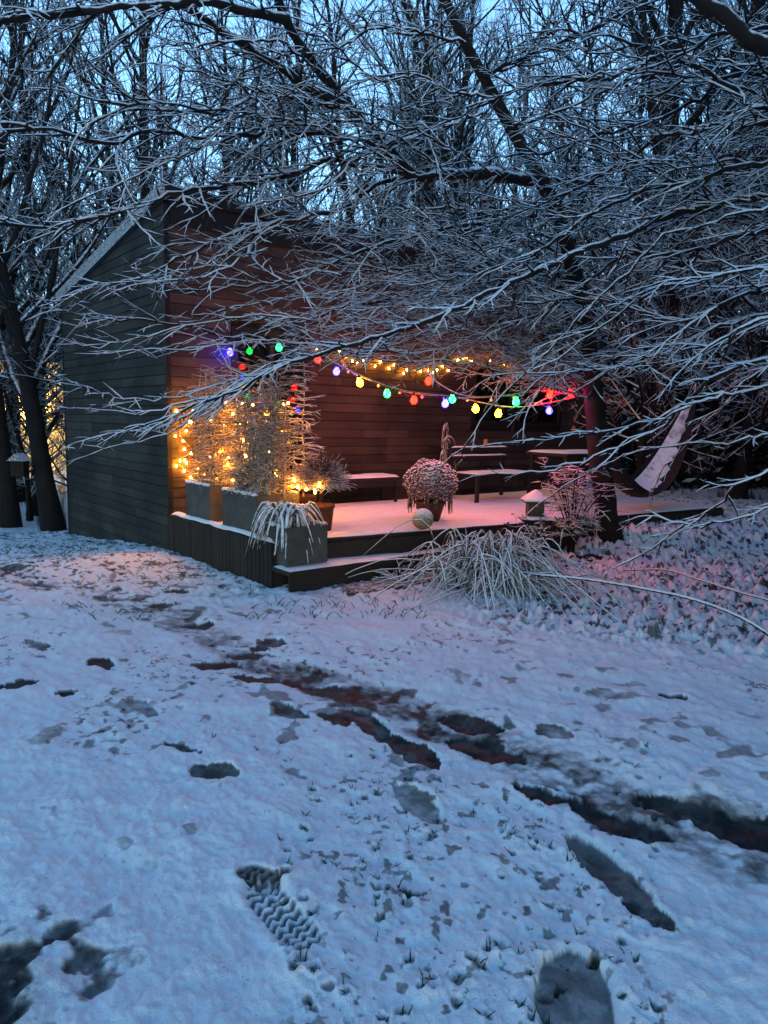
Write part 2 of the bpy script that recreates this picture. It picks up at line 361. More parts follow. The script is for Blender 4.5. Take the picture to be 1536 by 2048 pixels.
def ground_fields(x, y):
    r = np.hypot(x, y)
    z = base_z(x, y)
    z = z + 0.05*fbm(x*0.5, y*0.5, 3, 2)
    litter = sstep(-0.2, 1.2, x - 0.25 - 0.0*y)*sstep(4.6, 5.6, y + 0.35*(x-1)) * sstep(30, 20, y)   # leaf litter under the trees
    litter = np.maximum(litter, sstep(9.5, 11.5, y)*sstep(-1.5, -3.0, x))
    rough = sstep(5.2, 6.6, y)*sstep(1.0, -0.5, x)*0.6                                                # rough grass along the shed
    a = 1.0/(1.0+0.03*r*r)
    n_m = fbm(x*5, y*5, 7, 3); n_f = fbm(x*22, y*22, 9, 3); n_l = fbm(x*17, y*17, 15, 3)
    lump = np.maximum(0, n_l)
    z = z + 0.028*n_m + (0.012+0.022*rough)*n_f*sstep(14, 8, r) + 0.006*fbm(x*50, y*50, 29, 2)*sstep(6, 3, r) + 0.010*np.maximum(0, fbm(x*9, y*9, 19, 3)) + litter*(0.11*np.abs(n_l) + 0.045*n_f)*sstep(16, 9, r)
    mask = np.ones_like(x)
    # holes between leaves and grass
    hole = sstep(0.14, 0.32, fbm(x*19+3, y*19, 21, 3))
    mask = mask - litter*hole*0.75 - rough*sstep(0.16, 0.34, fbm(x*16, y*16, 27, 3))*0.9
    mask = mask - 0.4*sstep(0.24, 0.42, fbm(x*9, y*9, 33, 3))*sstep(1.9, 2.6, y)*(1-litter)*sstep(-0.12, 0.12, vnoise(x*0.9, y*0.9, 41))
    mask = mask - 0.45*sstep(0.24, 0.40, fbm(x*27, y*27, 37, 3))*sstep(-0.05, 0.15, vnoise(x*1.6+4, y*1.6, 43))*(1-litter)
    # trodden, slushy path
    dp = np.full_like(x, 9.0)
    for i in range(len(PATH)-1): dp = np.minimum(dp, seg_dist(x, y, PATH[i], PATH[i+1])[0])
    wid = 0.24 + 0.17*sstep(-1.0, 1.6, x)
    wob = dp + 0.16*fbm(x*2.6, y*2.6, 51, 4)
    pm = sstep(1.0, 0.15, wob/wid)
    slush = fbm(x*4, y*10, 61, 4)
    right = sstep(-3.5, 0.6, x)
    mask = mask - pm*np.clip(0.44 + 0.55*slush + 0.45*fbm(x*22, y*30, 65, 3), 0, 0.80)*(0.35+0.65*right)
    z = z - 0.018*pm + 0.006*pm*fbm(x*30, y*30, 63, 2)
    # bare wet ground by the camera's feet
    c = G(-120, 2080)[:2]; dc = np.hypot((x-c[0])*1.4, (y-c[1])*0.95)
    dark = sstep(0.75, 0.05, dc); lum = fbm(x*11, y*11, 73, 4); core = sstep(0.02, 0.30, dark*0.75 + 0.9*lum - 0.22)
    mask = mask - core*dark**0.5*(0.75+0.5*fbm(x*30, y*30, 75, 3)) - 0.25*dark; z = z - 0.025*core*dark
    for (pa, pb, w, dep, fl, soft, tread) in PRINTS:
        lo = np.minimum(pa, pb)-0.45; hi = np.maximum(pa, pb)+0.45
        sel = np.where((x > lo[0]) & (x < hi[0]) & (y > lo[1]) & (y < hi[1]))
        if len(sel[0]) == 0: continue
        xs, ys = x[sel], y[sel]
        d, t = seg_dist(xs, ys, pa, pb)
        if tread != 1:
            t2 = t*(1-t)*4; w = w*(0.55+0.6*np.sqrt(np.clip(t2, 0, 1)))
            if tread == 0: d = d + 0.050*fbm(xs*6+pa[0]*9, ys*6, 81, 3) + 0.022*fbm(xs*24, ys*24, 83, 3)
            else: d = d + 0.012*fbm(xs*14, ys*14, 81, 3)
        else: d = d*(1+0.10*fbm(xs*9, ys*9, 81, 3))
        f = sstep(w*1.08, w*0.86, d) if tread else sstep(w*1.14, w*0.84, d)
        fm = f if tread == 1 else sstep(w*0.98, w*0.90, d)
        rim = np.exp(-((d-w*1.35)/(w*0.3))**2)*0.25; dep = dep*(0.9 if tread else 0.5)
        zz = z[sel] - dep*f + dep*rim
        mm = mask[sel]; flo = fl + 0.08 + (0.40 if tread == 0 else 0.25)*fbm(xs*14, ys*14, 85, 3)
        if tread == 1:
            u = unit(pb-pa); lx = (xs-pa[0])*u[0]+(ys-pa[1])*u[1]; ly = -(xs-pa[0])*u[1]+(ys-pa[1])*u[0]
            ph = lx*2*math.pi/0.032 + 1.3*np.sin(ly*2*math.pi/0.042 + 2.2*fbm(xs*8, ys*8, 88, 2)) + 3.0*fbm(xs*11, ys*11, 87, 3)
            lug = sstep(-0.2, 0.5, np.sin(ph)*(0.75+0.5*vnoise(xs*50, ys*50, 5)))
            zz = zz + f*lug*0.013; flo = fl*0.62 + lug*0.5*fl/0.62
        mask[sel] = mm*(1-fm)+np.clip(flo, 0, 1)*fm
        z[sel] = zz
    for (tx, ty, tr) in TUFTS:
        sel = np.where((np.abs(x-tx) < .07) & (np.abs(y-ty) < .07))
        if len(sel[0]) == 0: continue
        d = np.hypot(x[sel]-tx, y[sel]-ty) + 0.02*fbm(x[sel]*45, y[sel]*45, 91, 3)
        f = sstep(tr*1.3, tr*0.5, d); mask[sel] = mask[sel]*(1-0.42*f); z[sel] -= 0.012*f - 0.006*np.exp(-((d-tr*1.8)/(tr*.6))**2)
    return z, np.clip(mask, 0, 1)
def ground_z(x, y): return float(ground_fields(np.array([float(x)]), np.array([float(y)]))[0][0])
def build_ground():
    rr = [0.3, 0.6, 0.9, 1.1, 1.25]
    while rr[-1] < 3.6: rr.append(rr[-1]*1.0034)
    while rr[-1] < 13.5: rr.append(rr[-1]*1.0052)
    while rr[-1] < 400: rr.append(rr[-1]*1.12)
    th = list(np.radians(np.concatenate([np.arange(-180, -44, 6.0), np.arange(-44, 44.01, 0.125), np.arange(48, 180, 6.0)])))
    rr = np.array(rr); th = np.array(th)
    RR, TT = np.meshgrid(rr, th, indexing='ij')
    x = (RR*np.sin(TT)).ravel(); y = (RR*np.cos(TT)).ravel()
    z, mask = ground_fields(x, y)
    n, k = len(rr), len(th)
    i = np.arange(n-1)[:, None]; j = np.arange(k)[None, :]; j2 = (j+1) % k
    q = np.stack([i*k+j, i*k+j2, (i+1)*k+j2, (i+1)*k+j], axis=-1).reshape(-1, 4)[:, ::-1]
    v = np.stack([x, y, z], axis=1)
    c0 = len(v); v = np.vstack([v, [[0, 0, float(z[:k].mean())]]])
    t = np.stack([np.arange(k), np.full(k, c0), (np.arange(k)+1) % k], axis=1)
    mt, nt, b = new_mat('trodden_snow')
    at = N(nt, 'ShaderNodeAttribute'); at.attribute_name = 'cover'
    pos = pos_node(nt)
    n1 = noise_node(nt, 55, 5, pos, 0.7); n2 = noise_node(nt, 9, 4, pos); n3 = noise_node(nt, 170, 3, pos)
    mid = math_node(nt, 'MULTIPLY', at.outputs['Fac'], math_node(nt, 'SUBTRACT', 1.0, at.outputs['Fac']))
    amp = math_node(nt, 'ADD', math_node(nt, 'MULTIPLY', mid, 0.9), 0.22)
    n4 = noise_node(nt, 26, 6, pos, 0.75)
    gr = math_node(nt, 'ADD', math_node(nt, 'MULTIPLY', math_node(nt, 'SUBTRACT', n1.outputs[0], 0.5), 0.6), math_node(nt, 'MULTIPLY', math_node(nt, 'SUBTRACT', n4.outputs[0], 0.5), 0.6))
    f = math_node(nt, 'ADD', at.outputs['Fac'], math_node(nt, 'MULTIPLY', gr, amp))
    f = math_node(nt, 'ADD', f, math_node(nt, 'MULTIPLY', math_node(nt, 'SUBTRACT', n2.outputs[0], 0.5), 0.25), True)
    cc = ramp(nt, f, [(0.0, (0.020, 0.022, 0.024)), (0.25, (0.055, 0.056, 0.057)), (0.50, (0.19, 0.19, 0.19)), (0.72, (0.46, 0.47, 0.48)), (0.88, (0.74, 0.78, 0.81))])
    nt.links.new(cc, b.inputs['Base Color'])
    ro = ramp(nt, f, [(0.05, (0.55, 0.55, 0.55)), (0.5, (0.85, 0.85, 0.85))])
    nt.links.new(ro, b.inputs['Roughness']); b.inputs['Specular IOR Level'].default_value = 0.12
    hh = math_node(nt, 'ADD', math_node(nt, 'MULTIPLY', n1.outputs[0], 0.55), math_node(nt, 'MULTIPLY', n3.outputs[0], 0.6))
    sp = noise_node(nt, 95, 2, pos, 0.5); sz = noise_node(nt, 3.2, 3, pos)
    sf = math_node(nt, 'MULTIPLY', ramp(nt, sp.outputs[0], [(0.66, (0, 0, 0)), (0.72, (1, 1, 1))]), ramp(nt, sz.outputs[0], [(0.42, (0, 0, 0)), (0.6, (1, 1, 1))]))
    nt.links.new(mixc(nt, math_node(nt, 'MULTIPLY', sf, 0.6), cc, (0.10, 0.10, 0.07)), b.inputs['Base Color'])
    bump(nt, b, hh, 0.6, 0.012)
    me = mesh_np('ground', v, q, t, mt, True)
    a = me.attributes.new('cover', 'FLOAT', 'POINT'); a.data.foreach_set('value', np.append(mask, 1.0).astype(np.float32))
    o = link('ground', me); tag(o, 'snow covered garden ground with a trodden muddy path and boot prints', 'ground', kind='structure'); return o
build_ground()

# ================================================================== SHED
WALL_H = 3.86; BACK_H = 3.24; DEPTH = 3.92; LEN = 7.9; ZD = 0.40
shed = thing('garden_shed', 'tall timber clad shed with a sloping snowy roof behind the deck', 'shed', W(0, 0, -0.45))
def boards_on(wall, origin, along, out, length_fn, z0, z1, mat, course, gaps, seed, cut=None):
    """staggered horizontal boards, each an object of its own; gaps: openings (a0,a1,z0,z1)"""
    rg = random.Random(seed); ang = math.atan2(along[1], along[0]); cache = {}
    def bmesh_board(L):
        if L in cache: return cache[L]
        h, t = course-0.005, 0.020
        prof = [(0, 0), (0, t-.004), (.004, t), (h-.006, t-.001), (h, t-.007), (h, 0)]
        v = [(0, -d_, z_) for z_, d_ in prof] + [(L, -d_, z_) for z_, d_ in prof]
        n = 6; f = [(i, (i+1) % n, (i+1) % n+n, i+n) for i in range(n)] + [tuple(range(n))[::-1], tuple(range(n, 2*n))]
        tr = [];
        for g_ in f[n:]:
            for i in range(1, n-1): tr.append((g_[0], g_[i], g_[i+1]))
        cache[L] = mesh_np('board', v, f[:n], tr, mat, False); return cache[L]
    z = z0; k = 0; base = base_of(wall)
    while z < z1-0.02:
        a0, a1 = length_fn(z+course*0.5)
        spans = [(a0, a1)]
        for (g0, g1, y0, y1) in gaps:
            if z+course > y0+.01 and z < y1-.01:
                ns = []
                for s0, s1 in spans:
                    if g1 <= s0 or g0 >= s1: ns.append((s0, s1)); continue
                    if g0-s0 > 0.03: ns.append((s0, g0))
                    if s1-g1 > 0.03: ns.append((g1, s1))
                spans = ns
        for s0, s1 in spans:
            a = s0; first = True
            while a < s1-0.02:
                L = rg.choice((0.8, 1.2, 1.6, 2.0, 2.4)) if not first else rg.choice((0.5, 0.9, 1.3, 1.9))
                if a+L > s1-0.25: L = s1-a
                L = round(max(0.04, L-0.003), 3); first = False
                q = origin + np.asarray(along)*a + eZ*z + np.asarray(out)*rg.uniform(0, .003) - base
                o = link('board', bmesh_board(L), wall, q); o.rotation_euler = (rg.uniform(-.006, .006), rg.uniform(-.0012, .0012), ang)
                a += L+0.003
        z += course; k += 1
# openings in the front
DOOR = (0.82, 1.80, 0.40, 2.52)
WIN = [(4.86, 5.72, 1.50, 2.36), (5.86, 7.00, 1.50, 2.36)]
def front_wall():
    mb = MB(); t0, t1 = -0.10, -0.003
    xs = [0, DOOR[0], DOOR[1], WIN[0][0], WIN[0][1], WIN[1][0], WIN[1][1], LEN]
    op = {1: DOOR, 3: WIN[0], 5: WIN[1]}
    for i in range(7):
        if i in op:
            g = op[i]; mb.wbox(xs[i], xs[i+1], t0, t1, -0.3, g[2]); mb.wbox(xs[i], xs[i+1], t0, t1, g[3], WALL_H-.02)
        else: mb.wbox(xs[i], xs[i+1], t0, t1, -0.3, WALL_H-.02)
    return mb.build('front_wall', M['dark'], shed)
fw = front_wall(); fw['label'] = 'brown timber boarded front wall'
boards_on(fw, W(0.03, 0, 0), eF, eD, lambda z: (0.0, LEN-.03), 0.36, WALL_H-0.30, M['front'], 0.1135,
          [(DOOR[0]-.05-.03, DOOR[1]+.05-.03, DOOR[2]-.1, DOOR[3]+.05)] + [(w[0]-.08, w[1]+.02, w[2]-.06, w[3]+.06) for w in WIN], 3)
def roof_z(d): return WALL_H - (WALL_H-BACK_H)*(-d)/DEPTH
def prism_wall(name, a0, a1, mat):
    v = []
    for a in (a0, a1):
        v += [W(a, 0, -0.5), W(a, -DEPTH, -0.7), W(a, -DEPTH, BACK_H-.02), W(a, 0, WALL_H-.02)]
    return part(name, v, [(3, 2, 1, 0), (4, 5, 6, 7), (0, 1, 5, 4), (1, 2, 6, 5), (2, 3, 7, 6), (3, 0, 4, 7)], mat, shed)
gw = prism_wall('gable_wall', 0.002, 0.10, M['dark']); gw['label'] = 'weathered grey boarded gable wall'
prism_wall('far_wall', LEN-.1, LEN, M['dark'])
MB().wbox(0, LEN, -DEPTH, -DEPTH+.1, -0.7, BACK_H-.03).build('back_wall', M['dark'], shed)
MB().wbox(0, LEN, -DEPTH, -.1, 0.30, 0.38).build('floor', M['dark'], shed)
def gable_len(z):           # s measured from the back corner towards the front
    if z < BACK_H: return (0.0, DEPTH)
    return ((z-BACK_H)/(WALL_H-BACK_H)*DEPTH, DEPTH)
boards_on(gw, W(0, -DEPTH, 0), eD, -eF, gable_len, -0.42, WALL_H-0.05, M['gable'], 0.1135, [], 5)
# trims
MB().wbox(-.028, .028, -.01, .034, -0.2, WALL_H-.1).build('corner_trim', M['trim'], shed)
MB().frame_box(W(-.03, -DEPTH-.03, -.6), eF*.04, eD*.05, eZ*(BACK_H+.55)).build('corner_trim', M['trim'], shed)
MB().wbox(.04, LEN, .006, .045, WALL_H-.30, WALL_H+.02).build('fascia_board', M['trim'], shed)
def roof():
    def slab(a0, a1, d0, d1, z0, z1):
        v = []
        for a in (a0, a1):
            v += [W(a, d0, roof_z(d0)+z0), W(a, d1, roof_z(d1)+z0), W(a, d1, roof_z(d1)+z1), W(a, d0, roof_z(d0)+z1)]
        return v, [(0, 1, 2, 3), (7, 6, 5, 4), (0, 4, 5, 1), (1, 5, 6, 2), (2, 6, 7, 3), (3, 7, 4, 0)]
    r = part('roof', *slab(-.02, LEN+.05, -DEPTH-.06, .06, 0.0, .06), M['trim'], shed)
    rk = part('rake_trim', *slab(-.075, -.022, -DEPTH-.08, .075, -.07, .085), M['rake'], r)
    part('front_edge_trim', *slab(-.02, LEN+.05, .061, .085, -.05, .08), M['trim'], r)
    # snow lying on the roof, uneven
    nx, ny = 90, 50; v = []; f = []
    for i in range(nx):
        for j in range(ny):
            a = -.07+(LEN+.1)*i/(nx-1); d = .07-(DEPTH+.14)*j/(ny-1)
            e = min(i, nx-1-i, j, ny-1-j); h = .066 + (.0 if e == 0 else .045+.02*vnoise(np.array([a*3]), np.array([d*3]), 4)[0])
            if i < 2: h = .088 if e == 0 else .115
            v.append(W(a, d, roof_z(d)+h))
    for i in range(nx-1):
        for j in range(ny-1): f.append((i*ny+j, i*ny+j+1, (i+1)*ny+j+1, (i+1)*ny+j))
    part('snow', v, f, M['snow'], r, True)
roof()
# door and windows
def framed(name, g, label, bars):
    fr = MB(); t = .05; a0, a1, z0, z1 = g
    fr.wbox(a0-.045, a0+.03, -.05, .036, z0-.04, z1+.045); fr.wbox(a1-.03, a1+.045, -.05, .036, z0-.04, z1+.045)
    fr.wbox(a0+.03, a1-.03, -.05, .034, z1-.03, z1+.045); fr.wbox(a0+.03, a1-.03, -.05, .034, z0-.04, z0+.03)
    for b in bars: fr.wbox(b-.025, b+.025, -.045, .03, z0+.03, z1-.03)
    o = MB().wbox(a0+.02, a1-.02, -.03, -.018, z0+.02, z1-.02).build(name, M['glass'], shed); o['label'] = label
    fr.build('frame', M['trim'], o); return o
framed('glass_door', DOOR, 'dark glazed door behind the planters', [1.31])
for w in WIN: framed('window', w, 'small dark framed window', [])

# ================================================================== DECK
def deck_d(a): return 2.30 + 0.125*max(0.0, a-0.45)
deck = thing('timber_deck', 'low timber deck with steps covered in thin snow before the shed', 'deck', W(0, 0, 0))
DL = 6.75
nb = 18
for i in range(nb):         # boards run along the shed, fanning slightly with the skewed front edge
    v = []
    for a in (0.0, DL):
        w = (deck_d(a)-.06)/nb; d0 = .05+i*w; d1 = d0+w-.006
        v += [W(a, d0, ZD-.03), W(a, d1, ZD-.03), W(a, d1, ZD), W(a, d0, ZD)]
    part('deck_board', v, [(0, 1, 2, 3), (7, 6, 5, 4), (0, 4, 5, 1), (1, 5, 6, 2), (2, 6, 7, 3), (3, 7, 4, 0)], M['slat'], deck)
def snow_sheet(name, a0, a1, dfun0, dfun1, z, nx, ny, parent, groove=0, seed=0, thick=.022):
    v = []; f = []
    for i in range(nx):
        for j in range(ny):
            a = a0+(a1-a0)*i/(nx-1); t = j/(ny-1); d = dfun0(a)+(dfun1(a)-dfun0(a))*t
            wv = vnoise(np.array([a*6]), np.array([d*6]), seed)[0]
            e = min(i, nx-1-i, j, ny-1-j)
            h = thick*(0.05 if e == 0 else 0.8 if e == 1 else 1.0) + .010*wv
            if groove and e > 1:
                g = (t*groove) % 1.0; gd = min(g, 1-g)
                h -= .016*max(0, 1-gd/.16)*(0.4+0.6*min(1, max(0, 1.6*(0.5+vnoise(np.array([a*1.7]), np.array([t*30]), 3)[0]))))
            if e == 0: d += 0.012*wv; a += .01*wv
            v.append(W(a, d, z+h))
    for i in range(nx-1):
        for j in range(ny-1): f.append((i*ny+j, i*ny+j+1, (i+1)*ny+j+1, (i+1)*ny+j))
    return part(name, v, f, M['snow'], parent, True)
snow_sheet('snow', .02, DL-.02, lambda a: .30 if a < 1.9 else .22, lambda a: deck_d(a)-.004, ZD+.002, 150, 110, deck, nb, 6)
# side facing: vertical slats
v = []
for i in range(31):
    d0 = .04+i*.0735
    if d0 > 2.26: break
    MB().wbox(-.028+random.uniform(0, .003), -.006, d0, d0+.066, -.12, ZD-.002).build('slat', M['slat'], deck)
MB().wbox(-.005, .02, .04, 2.29, -.1, ZD-.04).build('side_panel', M['dark'], deck)
v = []
for a in (0.0, DL):
    v += [W(a, deck_d(a)-.03, -.05), W(a, deck_d(a)+.002, -.05), W(a, deck_d(a)+.002, ZD-.033), W(a, deck_d(a)-.03, ZD-.033)]
part('front_riser', v, [(0, 1, 2, 3), (7, 6, 5, 4), (0, 4, 5, 1), (1, 5, 6, 2), (2, 6, 7, 3), (3, 7, 4, 0)], M['slat'], deck)
st0, st1, ZS = -.03, 2.75, .20
st = MB().wbox(st0, st1, 2.305, 2.62, ZS-.035, ZS).build('step', M['slat'], deck)
MB().wbox(st0+.01, st1-.01, 2.58, 2.60, -.1, ZS-.037).build('riser', M['slat'], st)
snow_sheet('snow', st0+.005, st1-.02, lambda a: 2.33 if a > .5 else 2.33, lambda a: 2.612, ZS+.002, 90, 16, st, 2, 9, .014)
MB().wbox(DL-.06, DL-.01, .1, deck_d(DL)-.04, -.05, ZD-.034).build('end_panel', M['slat'], deck)
# snow ridge along the deck's left edge
snow_sheet('snow', .0, .09, lambda a: .05, lambda a: 2.25, ZD+.004, 6, 60, deck, 0, 12, .035)

# ================================================================== PLANTERS
def planter(a0, a1, d0, d1, z0, z1, label):
    t = thing('planter_box', label, 'planter', W((a0+a1)/2, (d0+d1)/2, z0), 'grey planter boxes along the deck edge')
    w = .025; mb = MB()
    mb.wbox(a0, a1, d0, d0+w, z0, z1); mb.wbox(a0, a1, d1-w, d1, z0, z1)
    mb.wbox(a0, a0+w, d0+w, d1-w, z0, z1); mb.wbox(a1-w, a1, d0+w, d1-w, z0, z1); mb.wbox(a0+w, a1-w, d0+w, d1-w, z0, z0+.02)
    mb.build('box', M['planter'], t)
    MB().wbox(a0+w+.002, a1-w-.002, d0+w+.002, d1-w-.002, z0+.022, z1-.05).build('soil', M['soil'], t)
    # snow along the rim
    polys = []
    for (p_, q_) in ((W(a0+.012, d0, z1), W(a0+.012, d1, z1)), (W(a1-.012, d0, z1), W(a1-.012, d1, z1)), (W(a0, d0+.012, z1), W(a1, d0+.012, z1))):
        n = 14; pts = np.array([p_+(q_-p_)*k/(n-1) for k in range(n)]); pts[:, 2] += .004
        polys.append((pts, np.abs(rng.normal(.013, .005, n))+.003))
    tube_part('snow', polys, M['snow'], t, 6)
    return t
planter(.035, .50, .36, .95, ZD+.035, .80, 'grey planter box nearest the shed corner, holding frosted bamboo')
planter(.035, .50, 1.24, 1.93, ZD+.035, .79, 'grey planter box in the middle of the deck edge row')
planter(.03, .46, 2.04, 2.47, ZS+.018, .56, 'grey planter box on the lower step with drooping snowy grass')
def pot(name, label, at, h, r0, r1, mat='terracotta', group=None):
    t = thing(name, label, 'plant pot', at, group)
    MB().lathe(at, [(0.001, 0), (r0, 0), (r1*.97, h*.86), (r1*1.05, h*.87), (r1*1.05, h), (r1*.93, h), (r1*.9, h*.9), (.001, h*.88)], 24).build('pot', M[mat], t, True)
    return t

# ================================================================== PLANTS
def grow(start, d, L, r0, lvl, out, nrm, rnd, zig=.16, droop=-.02, spread=(28, 66), ratio=(.25, .6), step=.075, density=.85, maxlvl=3, tip=.45):
    n = max(3, min(16, int(L/step)+2)); pts = [np.array(start, float)]; d = unit(np.asarray(d, float)); sgn = 1; cv = rnd.gauss(0, .10); cz = rnd.gauss(0, .05)
    dirs = []
    for i in range(1, n):
        side = np.cross(nrm, d)
        d = unit(d + side*(zig*.62*sgn*rnd.uniform(.2, 1.5) + cv) + np.array([rnd.gauss(0, .07), rnd.gauss(0, .07), rnd.gauss(0, .07)+droop+cz]))
        sgn = -sgn; pts.append(pts[-1]+d*(L/(n-1))); dirs.append(d)
    rad = np.array([r0*(1-(1-tip)*i/(n-1))*rnd.choice((.7, .8, .9, 1.0, 1.1, 1.25, 1.6)) for i in range(n)]); rad[-1] *= .55
    out.append((np.array(pts), rad))
    if lvl >= maxlvl or L < .10: return
    s = rnd.choice((-1, 1))
    for i in range(1, n-1):
        if rnd.random() > density: continue
        s = -s; ang = math.radians(rnd.uniform(*spread))*s
        di = dirs[i-1]; side = np.cross(nrm, di)
        cd = di*math.cos(ang) + side*math.sin(ang) + nrm*rnd.gauss(0, .26)
        cl = L*rnd.uniform(*ratio)*(1-.55*i/n)
        if cl < .05: continue
        nn = unit(nrm + np.array([rnd.gauss(0, .2), rnd.gauss(0, .2), 0]))
        grow(pts[i], cd, cl, max(.0036, r0*.74*(1-.3*i/n)), lvl+1, out, nn, rnd, zig, droop, spread, ratio, step, density, maxlvl, tip)
LEAF_V = np.array([(0, 0, 0), (.35, .28, .05), (.75, .25, .02), (1, 0, -.12), (.75, -.25, .06), (.35, -.28, .03), (.5, 0, -.06)])
LEAF_F = np.array([(0, 1, 6), (1, 2, 6), (2, 3, 6), (3, 4, 6), (4, 5, 6), (5, 0, 6)])
def leaves_mesh(places, size, rnd, hang=True):
    V = []; T = []
    for k, p_ in enumerate(places):
        s = size*rnd.uniform(.6, 1.3)
        d = unit(np.array([rnd.gauss(0, .5), rnd.gauss(0, .5), -1.0 if hang else rnd.gauss(0, .3)]))
        b = unit(np.cross(d, np.array([rnd.gauss(0, 1), rnd.gauss(0, 1), .3]))); c = np.cross(d, b)
        V.append(p_ + s*(LEAF_V[:, :1]*d + LEAF_V[:, 1:2]*b + LEAF_V[:, 2:]*c)); T.append(LEAF_F+7*k)
    return np.concatenate(V), np.concatenate(T)

# ---- the beech by the deck ------------------------------------------------
def px(lst, y0, y1):
    n = len(lst); return [P(q[0], q[1], q[2] if len(q) > 2 else y0+(y1-y0)*i/(n-1)) for i, q in enumerate(lst)]
beech = thing('beech_tree', 'snow laden leaning beech tree at the deck edge, its boughs over the shed', 'tree', G(1225, 1105))
tp = px([(1227, 1120), (1222, 1080), (1210, 1000), (1198, 900), (1188, 800), (1176, 700), (1155, 580), (1128, 470), (1095, 385), (1050, 305), (1005, 225), (965, 150), (925, 75), (890, 0), (850, -90), (800, -220)], 8.40, 7.2)
tp = catmull(tp, .12); nT = len(tp); tt = np.linspace(0, 1, nT)
tr = np.interp(tt, [0, .03, .10, .25, .45, .55, .7, 1], [.20, .150, .128, .116, .092, .070, .058, .035])*(1+.06*rng.normal(size=nT))
tube_part('trunk', [(tp, tr)], M['trunk'], beech, 14)
TIPS = []
def bough(tree, pts, r0, r1, rnd, sprays=True, spacing=.08, Lr=(.35, 1.0), maxlvl=2, density=.85, start=.0, up=.0, name='branch', zig=.16, droop=-.02, rt=None, both=True, tilt=.25, side_bias=0):
    c = catmull(pts, .085); n = len(c)
    c[1:-1] += rng.normal(scale=.010, size=(n-2, 3))
    rad = np.linspace(r0, r1, n)*rng.uniform(.85, 1.2, n)
    b = tube_part(name, [(c, rad)], M['limb'] if r0 > .019 else M['twig'], tree, 8 if r0 > .03 else 6, 1.0, 1.25)
    if not sprays: return b
    out = []; acc = 0; s = 1
    for i in range(1, n):
        acc += np.linalg.norm(c[i]-c[i-1])
        if i/n < start or acc < spacing*rnd.uniform(.5, 1.6): continue
        acc = 0; s = -s; t = unit(c[min(n-1, i+1)]-c[i-1])
        nrm = unit(np.array([rnd.gauss(0, tilt), rnd.gauss(0, tilt), 1.0]))
        side = unit(np.cross(nrm, t)); a = math.radians(rnd.uniform(30, 62))
        d = t*math.cos(a) + side*s*math.sin(a) + np.array([0, 0, rnd.gauss(up, .18)])
        L = rnd.uniform(*Lr)*(1-.45*i/n)
        grow(c[i], d, L, min(rt or .0095, rad[i]*.85), 0, out, nrm, rnd, zig, droop, density=density, maxlvl=maxlvl)
    t = unit(c[-1]-c[-3]); grow(c[-1], t, .4, r1*.9, 0, out, np.array([0, 0, 1.0]), rnd, zig, droop, density=density, maxlvl=maxlvl)
    tube_part('twigs', out, M['twig'], b, 4, 1.0, 1.35, kind='stuff')
    if tree.name.startswith('beech'): TIPS.extend(q[0][-1] for q in out)
    return b
rd = random.Random(5)
